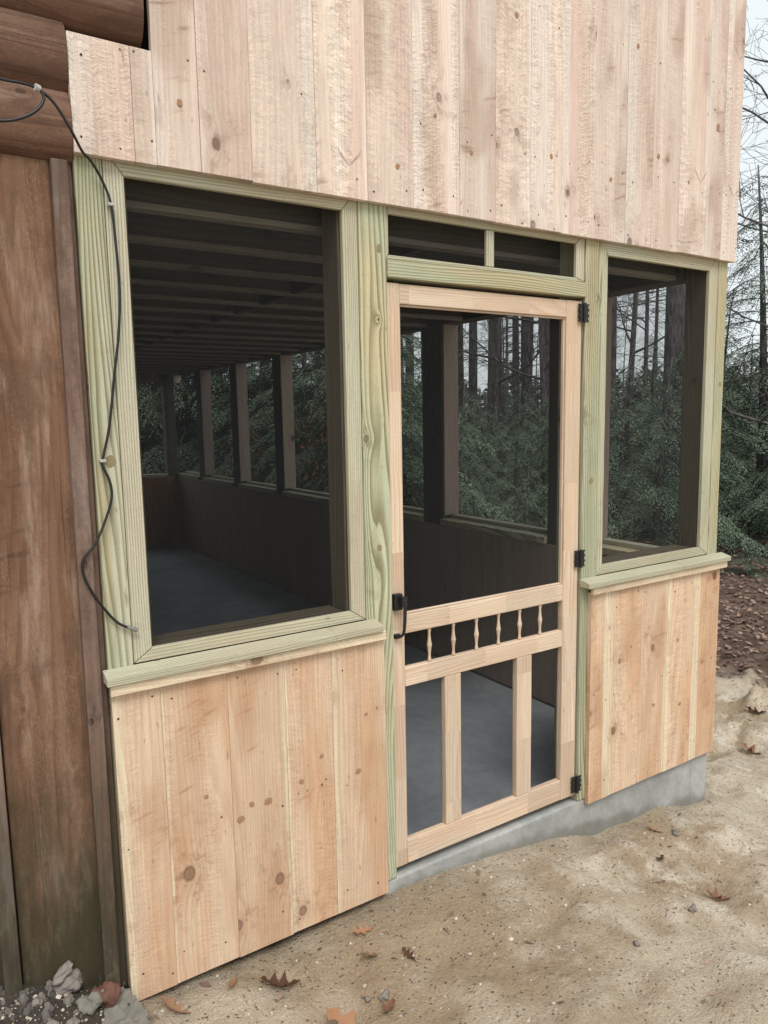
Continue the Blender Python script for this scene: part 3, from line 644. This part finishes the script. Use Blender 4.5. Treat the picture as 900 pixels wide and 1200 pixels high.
# broken slab of concrete lying at the foot of the wall corner
import bmesh
bm = bmesh.new(); poly = [(-1.085,.005),(-.99,.004),(-.935,-.02),(-.915,-.12),(-.905,-.21),(-.95,-.30),(-1.02,-.25),(-1.06,-.12)]
zt = lambda x, y: .006+.12*(y+.05)-.10*(x+1)
n = 26
def inpoly(x, y):
    c = False
    for k in range(len(poly)):
        (xa, ya), (xb, yb) = poly[k], poly[k-1]
        if (ya > y) != (yb > y) and x < (xb-xa)*(y-ya)/(yb-ya)+xa: c = not c
    return c
grid = {}
for a_ in range(n+1):
    for b_ in range(n+1):
        x = -1.09+.19*a_/n; y = -.30+.31*b_/n
        ok = inpoly(x+.006*noise.noise(Vector((x*60,y*60,0))), y+.006*noise.noise(Vector((x*60,y*60,5))))
        z = zt(x, y)+.010*noise.noise(Vector((x*22,y*22,1)))+.005*noise.noise(Vector((x*70,y*70,2)))
        grid[a_, b_] = bm.verts.new((x, y, z if ok else -.18))
for a_ in range(n):
    for b_ in range(n): bm.faces.new((grid[a_,b_],grid[a_+1,b_],grid[a_+1,b_+1],grid[a_,b_+1]))
me = bpy.data.meshes.new('concrete_slab'); bm.to_mesh(me); bm.free(); me.materials.append(M['rubble'])
o = bpy.data.objects.new('concrete_slab', me); COL.objects.link(o); tag(o, 'broken grey concrete slab at the foot of the batten', 'slab')
for nm, dz in (('brick_fragment',.020),('rubble_lump',.016)):
    q = bpy.data.objects[nm]; q.location.z = max(q.location.z, zt(q.location.x, q.location.y)+dz)
# loose grit: pebbles nobody could count
def scatter_mesh(name, n, gen, mats, label, cat):
    mb = MB()
    for _ in range(n): gen(mb)
    o = mb.build(name, mats, None, 0, smooth=False); tag(o, label, cat, kind='stuff'); return o
def grit(mb):
    if random.random() < .25: x, y = random.uniform(-1.4,-.92), random.uniform(-.5,.0)
    else:
        x, y = random.uniform(-.95, 3.6), random.uniform(-1.3, .9)
        if inside(x, y) or (y > -.01 and x < 1.85): y = -abs(y)-.02
    s = (.0022+.006*random.random()**4)*random.uniform(.7, 1.3); z = gz(x, y)
    q = [(x+s*math.cos(a)*random.uniform(.7,1.2), y+s*math.sin(a)*random.uniform(.7,1.2), z) for a in (0,1.26,2.5,3.8,5.0)]; t = (x,y,z+s*.8); c = (random.random(), random.random(), 0, 1)
    for k in range(5): mb.face([q[k], q[(k+1)%5], t], [(0,0)]*3, c)
scatter_mesh('gravel', 3600, grit, M['pebble'], 'loose grit and small pebbles over the sand', 'gravel')
def rubble(mb):
    x, y = random.uniform(-1.5,-.935), random.uniform(-.5, .01)
    s = .004+.013*random.random()**2.2; z = gz(x, y)
    if -1.08 < x < -.93 and y > -.25:
        if random.random() < .6: return
        z = max(z, zt(x, y)-.001); s *= .6
    c = (random.random()*.6, random.random(), 0, 1); h = s*random.uniform(.6, 1.3); k0 = random.uniform(0, 6.28); n_ = 6
    q = [(x+s*math.cos(k0+k*6.28/n_)*random.uniform(.6,1.2), y+s*math.sin(k0+k*6.28/n_)*random.uniform(.6,1.2), z-.003) for k in range(n_)]
    u = [(x+s*.6*math.cos(k0+k*6.28/n_)*random.uniform(.6,1.2), y+s*.6*math.sin(k0+k*6.28/n_)*random.uniform(.6,1.2), z+h*random.uniform(.7,1.1)) for k in range(n_)]
    for k in range(n_): mb.face([q[k], q[(k+1)%n_], u[(k+1)%n_], u[k]], [(0,0)]*4, c)
    mb.face(u, [(0,0)]*n_, c)
scatter_mesh('rubble', 520, rubble, vary('dark_rubble', (.07,.062,.055), (.27,.245,.22)), 'loose dark stony rubble on the dirt mound by the old wall', 'rubble')
def chips(mb):     # bits of bark, twig and leaf trodden into the sand
    x, y = random.uniform(-.95, 3.9), random.uniform(-1.2, 1.2)
    if inside(x, y) or (y > -.01 and x < 1.85): y = -random.uniform(.02, .25)
    a = random.uniform(0, 6.28); L = .004+.02*random.random()**2.5; w = L*random.uniform(.12, .45); z = gz(x, y)+.003; d = (math.cos(a)*L, math.sin(a)*L); e = (-math.sin(a)*w, math.cos(a)*w)
    mb.face([(x-d[0],y-d[1],z),(x+e[0],y+e[1],z+.004),(x+d[0],y+d[1],z+.002),(x-e[0],y-e[1],z)], [(0,0)]*4, (random.random(), random.random(), 0, 1))
scatter_mesh('debris', 420, chips, M['litter'], 'scraps of bark, twig and leaf trodden into the sand', 'debris')
def litter(mb):
    while True:
        x = 3.2+random.random()**1.6*13; y = random.uniform(-3, 12)
        e = x*.9+y*.35
        if e > 3.7+random.random()*.7 and not (x < 1.95): break
    s = random.uniform(.025, .055); a = random.uniform(0, 6.28); z = gz(x, y)+random.uniform(.004, .03); tx, ty = random.uniform(-.5,.5), random.uniform(-.5,.5)
    q = []
    for (px, py) in ((-.5,-.1),(0,-.36),(.5,.05),(.05,.34)):
        X_, Y_ = px*s*2*.6, py*s*2*.6; q.append((x+X_*math.cos(a)-Y_*math.sin(a), y+X_*math.sin(a)+Y_*math.cos(a), z+X_*tx+Y_*ty))
    mb.face(q, [(0,0)]*4, (random.random(), random.random(), 0, 1))
scatter_mesh('leaf_litter', 38000, litter, M['litter'], 'brown leaf litter covering the woodland floor', 'leaf litter')

# ------------------------------------------------------------------ trees
def cards_object(name, base, dirs, nrm, length, width, mat, tone=None):
    """one mesh of diamond-shaped leaf faces"""
    d = dirs/np.linalg.norm(dirs, axis=1, keepdims=True); s = np.cross(d, nrm); s /= np.linalg.norm(s, axis=1, keepdims=True)+1e-9
    n = len(base); L = length[:, None]; W = width[:, None]
    v = np.stack([base, base+d*L*.45+s*W*.5, base+d*L, base+d*L*.45-s*W*.5], 1).reshape(-1, 3)
    me = bpy.data.meshes.new(name); me.vertices.add(4*n); me.vertices.foreach_set('co', v.astype(np.float32).ravel())
    me.loops.add(4*n); me.loops.foreach_set('vertex_index', np.arange(4*n, dtype=np.int32)); me.polygons.add(n)
    me.polygons.foreach_set('loop_start', np.arange(0, 4*n, 4, dtype=np.int32)); me.update(calc_edges=True)
    rc = RNG.random((n, 2))
    if tone is not None: rc = np.clip(tone[:, None]*.8+rc*.2, 0, 1)
    c = np.repeat(np.c_[rc, np.zeros(n), np.ones(n)], 4, axis=0).astype(np.float32)
    ca = me.color_attributes.new('rnd', 'FLOAT_COLOR', 'CORNER'); ca.data.foreach_set('color', c.ravel())
    me.materials.append(mat); me.validate(); o = bpy.data.objects.new(name, me); COL.objects.link(o); return o
def spray(limb, Rv, acc, dens=1.0, nl=.05, nw=.014):
    """flat feathery hemlock spray along a limb (list of points)"""
    P0 = np.array(limb); seg = np.diff(P0, axis=0); L = np.linalg.norm(seg, axis=1).sum()
    nt = max(3, int(L/.042*dens)); lt = Rv.uniform(.15, .85)
    for k in range(nt):
        s = .10+.90*(k+Rv.random())/nt; f = s*(len(P0)-1); i = min(int(f), len(P0)-2); p = P0[i]+(P0[i+1]-P0[i])*(f-i); t = seg[i]/np.linalg.norm(seg[i])
        side = np.cross(t, [0,0,1]); side /= np.linalg.norm(side)+1e-9
        sg = 1 if k % 2 else -1; tl = (.30*L*(1-s)**.8+.09)*Rv.uniform(.5, 1.2); tl = min(tl, .40)
        d = t*.8+side*sg*.75+np.array([0,0,Rv.uniform(-.35,.05)]); d /= np.linalg.norm(d)
        m = max(4, int(tl/.020*dens))
        q = (np.arange(m)+Rv.random(m))/m
        b = p+d*(q*tl)[:, None]; b[:, 2] -= .45*q*q*tl
        sd = np.cross(d, [0,0,1]); sd /= np.linalg.norm(sd)+1e-9
        sgn = np.where(np.arange(m) % 2, 1, -1)[:, None]
        dd = d+sd*sgn*Rv.uniform(.4,1.1,(m,1))+Rv.normal(0,.12,(m,3))-np.array([0,0,.15])
        acc[0].append(b); acc[1].append(dd); acc[2].append(np.tile([0,0,1.], (m,1))+Rv.normal(0,.2,(m,3))); acc[3].append(Rv.uniform(.6,1.25,m)*nl); acc[4].append(Rv.uniform(.7,1.3,m)*nw)
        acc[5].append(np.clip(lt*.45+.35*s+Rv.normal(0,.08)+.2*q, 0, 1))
def hemlock(seed, h, rmax, nl, dens=1.0, bare=.04, nlen=.075):
    Rv = np.random.default_rng(seed); mb = MB(); acc = [[],[],[],[],[],[]]
    bend = Rv.normal(0, .03, 2)*h; tr = lambda t: np.array([bend[0]*t*t, bend[1]*t*t, h*t])
    mb.tube([tr(t) for t in np.linspace(0, 1, 9)], [h*.016*(1-t)+.008 for t in np.linspace(0, 1, 9)], 8)
    for k in range(nl):
        t = bare+(.985-bare)*((k+.5)/nl)**.9; a = k*2.4+Rv.uniform(-.4,.4)
        L = rmax*(1-t)**.8*(Rv.uniform(.35,1.0) if Rv.random() < .35 else Rv.uniform(.75,1.25))+.10; d = np.array([math.cos(a), math.sin(a), 0]); up = Rv.uniform(-.05,.32); pts = []
        wob = Rv.normal(0,.05,2)
        for s in np.linspace(0, 1, 7): pts.append(tr(t)+d*L*s+np.array([wob[0]*s*s*L, wob[1]*s*s*L, L*(up*s-.5*s*s)]))
        mb.tube(pts, [.0025+.006*(1-s)*L for s in np.linspace(0, 1, 7)], 4)
        spray(pts, Rv, acc, dens, nlen, nlen*.27)
    A = [np.concatenate(q) for q in acc]
    r = empty('hemlock_tree'); tk = mb.build('trunk', M['bark'], r, 0, smooth=True)
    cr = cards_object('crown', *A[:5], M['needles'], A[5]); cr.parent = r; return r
def limbs(mb, p, d, L, r, depth, Rv, kids=(3,5), droop=0.0, minr=.0028):
    n = 5; pts = [p]; q = np.array(p, float); dd = np.array(d, float)
    for i in range(n):
        dd = dd+Rv.normal(0,.13,3)+np.array([0,0,.05-droop]); dd /= np.linalg.norm(dd); q = q+dd*L/n; pts.append(q.copy())
    mb.tube(pts, [max(minr, r*(1-.75*i/n)) for i in range(n+1)], 6 if r > .03 else 4 if r > .008 else 3, cap=False)
    if depth == 0: return
    for k in range(int(Rv.integers(*kids))):
        s = Rv.uniform(.25, 1.0); i = min(int(s*n), n-1); b = pts[i]+(pts[i+1]-pts[i])*(s*n-i)
        t = pts[i+1]-pts[i]; t = t/np.linalg.norm(t); sd = np.cross(t, Rv.normal(0,1,3)); sd /= np.linalg.norm(sd)+1e-9
        limbs(mb, b, t*.65+sd*Rv.uniform(.5,.95), L*Rv.uniform(.42,.68), r*(1-.7*s)*.62, depth-1, Rv, kids, droop, minr)
def bare_tree(seed, h, r, nl=16, lo=.25):
    Rv = np.random.default_rng(seed); mt = MB(); mc = MB(); ph = Rv.uniform(0,6); ln = Rv.normal(0,.05,2)
    tr = lambda t: np.array([ln[0]*h*t+.02*h*math.sin(3*t+ph)*t, ln[1]*h*t+.02*h*math.cos(2.5*t+ph)*t, h*t-.1])
    mt.tube([tr(t) for t in np.linspace(0,1,14)], [r*(1-.88*t)+.004 for t in np.linspace(0,1,14)], 9)
    for k in range(nl):
        t = lo+(.98-lo)*(k+Rv.random())/nl; a = k*2.4+Rv.uniform(-.5,.5); d = np.array([math.cos(a), math.sin(a), Rv.uniform(.15,.8)])
        limbs(mc, tr(t), d/np.linalg.norm(d), h*.30*(1.15-t)*Rv.uniform(.7,1.2), r*(1-.85*t)*.45, 3, Rv, (3,6), 0.0)
    rt = empty('bare_tree'); mt.build('trunk', M['bark'], rt, 0, smooth=True); mc.build('crown', M['bark'], rt, 0, smooth=True); return rt
def pine(seed, h, r, crown=.5):
    Rv = np.random.default_rng(seed); mt = MB(); acc = [[],[],[],[],[],[]]; ph = Rv.uniform(0,6); ln = Rv.normal(0,.012,2)
    tr = lambda t: np.array([ln[0]*h*t+.004*h*math.sin(4*t+ph)*t, ln[1]*h*t, h*t-.15])
    mt.tube([tr(t) for t in np.linspace(0,1,14)], [r*(1.25 if t == 0 else 1)*(1-.8*t)+.006 for t in np.linspace(0,1,14)], 12)
    for k in range(34):                                     # dead stubs on the stem
        t = Rv.uniform(.08, crown+.1); a = Rv.uniform(0,6.28); L = Rv.uniform(.3,1.6); d = np.array([math.cos(a), math.sin(a), Rv.uniform(-.25,.25)])
        limbs(mt, tr(t), d/np.linalg.norm(d), L, .014, 1, Rv, (2,4), .04)
    for k in range(30):
        t = crown+(.98-crown)*(k+.5)/30; a = k*2.4; L = h*.16*(1.25-t)*Rv.uniform(.7,1.2); d = np.array([math.cos(a), math.sin(a), 0]); pts = [tr(t)+d*L*s+np.array([0,0,L*(.15*s-.2*s*s)]) for s in np.linspace(0,1,6)]
        mt.tube(pts, [.005+.02*(1-s) for s in np.linspace(0,1,6)], 4); spray(pts, Rv, acc, .42, .20, .055)
    A = [np.concatenate(q) for q in acc]; rt = empty('pine_tree'); mt.build('trunk', M['bark'], rt, 0, smooth=True)
    cr = cards_object('crown', *A[:5], M['needles_dim'], A[5]); cr.parent = rt; return rt
def beech(seed):
    Rv = np.random.default_rng(seed); mb = MB(); b0 = MB(); h = 2.6
    b0.tube([np.array([.05*math.sin(3*t), .04*t, h*t-.05]) for t in np.linspace(0,1,8)], [.022*(1-t)+.004 for t in np.linspace(0,1,8)], 7)
    acc = [[],[],[],[],[]]
    for k in range(22):
        t = .2+.78*k/22; a = k*2.4; L = .9*(1.15-t); d = np.array([math.cos(a), math.sin(a), .35]); p = np.array([.05*math.sin(3*t), .04*t, h*t-.05])
        limbs(mb, p, d/np.linalg.norm(d), L, .009, 1, Rv, (3,5)); m = 26
        s = Rv.uniform(.3,1.05,m)[:, None]; bs = p+d*L*s+Rv.normal(0,.10,(m,3)); acc[0].append(bs); acc[1].append(Rv.normal(0,1,(m,3))+[0,0,-.6]); acc[2].append(Rv.normal(0,1,(m,3))); acc[3].append(Rv.uniform(.05,.085,m)); acc[4].append(Rv.uniform(.025,.04,m))
    rt = empty('beech_sapling'); b0.build('trunk', M['bark'], rt, 0, smooth=True); mb.build('branches', M['bark'], rt, 0, smooth=True)
    A = [np.concatenate(q) for q in acc]; c = cards_object('foliage', *A, M['rust']); c.parent = rt; return rt

CAMP = Vector((-1.34163,-2.03890,1.60202))
protos = {'hemA': hemlock(21, 4.4, 1.75, 74, 1.35, .03, .056), 'hemB': hemlock(22, 3.2, 1.5, 56, 1.25, .02, .052), 'hemC': hemlock(23, 5.5, 2.0, 84, .95, .03, .085), 'hemD': hemlock(24, 2.4, 1.3, 48, 1.2, .02, .05),
          'pineA': pine(31, 17, .20), 'pineB': pine(32, 15, .13, .45), 'bareA': bare_tree(41, 11, .10), 'bareB': bare_tree(42, 9, .075, 18, .12), 'bareC': bare_tree(43, 12, .07, 14, .3), 'beech': beech(51)}
used = set()
def plant(kind, x, y, s=1.0, a=None, label=None, group=None, cat=None):
    o = protos[kind] if kind not in used else copy_tree(protos[kind]); used.add(kind)
    o.location = (x, y, gz0(x, y)-.03); o.scale = (s, s, s); o.rotation_euler = (0, 0, random.uniform(0, 6.28) if a is None else a)
    nm = {'hem': 'hemlock_tree', 'pin': 'pine_tree', 'bar': 'bare_tree', 'bee': 'beech_sapling'}[kind[:3]]; o.name = nm
    d = {'hem': ('feathery dark green hemlock in the woods behind the porch', 'hemlocks in the woods', 'tree'), 'pin': ('tall straight grey trunk in the woods beyond the porch screens', 'tall trunks in the woods', 'tree'),
         'bar': ('leafless grey tree with fine twigs in the woods', 'leafless trees in the woods', 'tree'), 'bee': ('sapling with rusty brown leaves seen through the left window', 'rusty saplings in the woods', 'sapling')}[kind[:3]]
    tag(o, label or d[0], cat or d[2], group or d[1]); return o
def pol(px_az, d):    # a spot at compass bearing px_az (degrees from north) and distance d from the photographer
    a = R(px_az); return CAMP.x+math.sin(a)*d, CAMP.y+math.cos(a)*d
# right of the porch corner
plant('hemA', *pol(60.0, 12.6), 1.22, 1.0, 'dense green hemlock standing just right of the porch corner post')
o = plant('hemD', 6.75, 2.72, .34, 2.0, 'low green hemlock seedling on the leaf litter right of the sill'); o.scale = (.36,.36,.19)
plant('hemB', *pol(62.2, 10.4), .82, 1.1, 'young hemlock with pale feathery boughs nearest the right picture edge')
plant('bareB', *pol(63.5, 10.5), 1.0, .4, 'leafless tree with fine grey twigs against the sky right of the siding')
plant('bareC', *pol(62.2, 13), 1.05, 1.4, 'taller leafless tree standing behind the hemlock right of the corner')
plant('hemC', *pol(62.0, 16), .9, 1.7, 'large dark hemlock behind the one at the porch corner')
plant('hemB', *pol(57.0, 13.6), 1.1, .7, 'bushy hemlock half hidden by the porch corner post')
plant('hemA', *pol(64, 13), 1.0, 2.4)
# through the right window
plant('pineA', *pol(54.2, 12.2), .9, .3, 'thick grey pine trunk seen through the right side of the right window')
plant('pineB', *pol(49.7, 16), 1.15, 1.0, 'slimmer dark trunk seen at the left side of the right window')
plant('hemB', *pol(53.2, 9.6), .80, 2.0, 'bushy dark hemlock filling the lower right window')
plant('hemA', *pol(51.0, 13), .62); plant('hemD', *pol(50.5, 9.8), 1.05); plant('hemC', *pol(52.6, 17), .62); plant('hemB', *pol(56, 11.5), 1.0); plant('hemA', *pol(49, 15), .55)
plant('bareC', *pol(52, 19), .9); plant('bareA', *pol(51, 24), 1.1)
# through the door
for az, d, s, k in ((38.5,9.5,.76,'hemB'),(40.8,11.5,.72,'hemB'),(42.9,10.4,.74,'hemB'),(45.0,11.0,.7,'hemB'),(47.0,10.2,.72,'hemB'),(36.5,10,.8,'hemB'),(39.5,14,.50,'hemA'),(41.8,14.5,.46,'hemA'),(44,15,.50,'hemA'),(46,14.2,.52,'hemA'),(37.6,14,.5,'hemA'),(43.6,8.4,.6,'hemD'),(39.9,8.6,.55,'hemD'),(37,18,.45,'hemC'),(40,19,.40,'hemC'),(43,21,.42,'hemC'),(46,20,.45,'hemC'),(34.5,10,1.0,'hemB'),(33,9,1.0,'hemA')):
    plant(k, *pol(az, d), s)
# seen far through the left window
for az, d, s, k in ((31,11,1.0,'hemA'),(29,10.5,.95,'hemA'),(27,11.5,1.05,'hemA'),(25,13,1.1,'hemC'),(23.5,12.5,1.05,'hemA'),(22,14,1.2,'hemC'),(20.5,13.5,1.15,'hemC'),(19,15,1.2,'hemC'),(17.5,13.8,1.1,'hemC'),(16.2,15.5,1.2,'hemC'),(14.5,14.2,1.15,'hemC'),(28,15,1.2,'hemC'),(30,16,1.2,'hemC'),(24,17,1.3,'hemC'),(18,19,1.4,'hemC'),(12.5,15,1.2,'hemC'),(10.5,14,1.2,'hemC'),(32,14,1.1,'hemC')):
    plant(k, *pol(az, d), s)
plant('beech', 3.15, 5.6, .95); plant('beech', 3.4, 6.9, .9); plant('beech', 2.9, 8.3, .8)
# trunks
rr = random.Random(77)
for i, (az, d) in enumerate(((37.2,16),(38.9,22),(39.9,18),(41.0,24),(41.9,19),(43.0,26),(44.0,18),(45.4,23),(36.2,20),(35.0,17),(48.4,24),(54.9,25))):
    plant('pineB', *pol(az+rr.uniform(-.3,.3), d), rr.uniform(.8, 1.1))
for i in range(12):
    a = rr.uniform(30, 53); plant(rr.choice(('pineB','bareC','bareC')), *pol(a, rr.uniform(28, 44)), rr.uniform(.6, .9))
for az, d in ((38.8,20),(41.2,15.5),(43.8,24),(45.2,14.8),(47.4,17),(66,17)): plant('bareC' if d > 16 else 'bareA', *pol(az, d), rr.uniform(.8, 1.1))
for i in range(44):
    a = 18+52*(i+rr.random())/44; plant('hemC' if i % 3 else 'hemA', *pol(a, rr.uniform(17, 31)), rr.uniform(.40, .62) if a < 55 else rr.uniform(.5,.72))

# the far wood behind everything, one grey-green mass of twigs and boughs
n = 46000; az = R(-5)+R(110)*RNG.random(n); dd = RNG.uniform(42, 75, n)
hmax = 3.0+2.2*np.array([noise.noise(Vector((a*22, 0, 0))) for a in az])+2.6*np.abs(np.array([noise.noise(Vector((a*70, 4, 0))) for a in az]))+.03*(dd-42)
zz = .7+(hmax)*RNG.random(n)**1.25
bs = np.c_[CAMP.x+np.sin(az)*dd, CAMP.y+np.cos(az)*dd, zz-.4]
o = cards_object('distant_woods', bs, RNG.normal(0,1,(n,3))*[1,1,.9], RNG.normal(0,1,(n,3)), RNG.uniform(.35,1.0,n), RNG.uniform(.10,.26,n), vary('far_wood_mass', (.05,.062,.055), (.115,.12,.105)), RNG.random(n))
tag(o, 'far grey green wood closing the view behind the trees', 'woods', kind='stuff')

# ------------------------------------------------------------------ sky, sun, camera
W = bpy.data.worlds.new('World'); S.world = W; W.use_nodes = True; t = W.node_tree; t.nodes.clear()
EL, AZ = R(56), R(200)      # high soft sun behind and left of the camera, veiled by cloud
sky = t.nodes.new('ShaderNodeTexSky'); sky.sky_type = 'NISHITA'; sky.sun_disc = False; sky.sun_elevation = EL; sky.sun_rotation = AZ; sky.air_density = 1.0; sky.dust_density = 4.0
b1 = t.nodes.new('ShaderNodeBackground'); b1.inputs[1].default_value = .08; t.links.new(sky.outputs[0], b1.inputs[0])
b2 = t.nodes.new('ShaderNodeBackground'); b2.inputs[0].default_value = (.89,.955,.975,1); b2.inputs[1].default_value = 1.09
mx = t.nodes.new('ShaderNodeMixShader'); mx.inputs[0].default_value = .9; t.links.new(b1.outputs[0], mx.inputs[1]); t.links.new(b2.outputs[0], mx.inputs[2])
ow = t.nodes.new('ShaderNodeOutputWorld'); t.links.new(mx.outputs[0], ow.inputs[0])
sl = bpy.data.lights.new('sun', 'SUN'); sl.energy = 2.6; sl.angle = R(28); sl.color = (1,.95,.88); so = bpy.data.objects.new('sun', sl); COL.objects.link(so)
sd = Vector((math.sin(AZ)*math.cos(EL), math.cos(AZ)*math.cos(EL), math.sin(EL))); so.rotation_euler = sd.to_track_quat('Z', 'Y').to_euler()
cam = bpy.data.cameras.new('camera'); co = bpy.data.objects.new('camera', cam); COL.objects.link(co); S.camera = co
cam.sensor_fit = 'VERTICAL'; cam.sensor_height = 24; cam.lens = 864.85/1200*24; cam.clip_start = .02; cam.clip_end = 1000
pit, yaw, rol = .128709891, .571747, .01833165
cy, sy, cp, sp, cr, sr = math.cos(yaw), math.sin(yaw), math.cos(pit), math.sin(pit), math.cos(rol), math.sin(rol)
Fv = Vector((sy*cp, cy*cp, -sp)); r0 = Vector((cy,-sy,0)); d0 = Fv.cross(r0); Rt = r0*cr+d0*sr; Dn = -r0*sr+d0*cr
co.matrix_world = Matrix(((Rt.x,-Dn.x,-Fv.x,CAMP.x),(Rt.y,-Dn.y,-Fv.y,CAMP.y),(Rt.z,-Dn.z,-Fv.z,CAMP.z),(0,0,0,1)))
S.view_settings.view_transform = 'Standard'; S.view_settings.look = 'None'; S.view_settings.exposure = 0; S.view_settings.gamma = 1
S.cycles.transparent_max_bounces = 16; S.cycles.max_bounces = 8; S.cycles.diffuse_bounces = 4; S.cycles.use_denoising = True
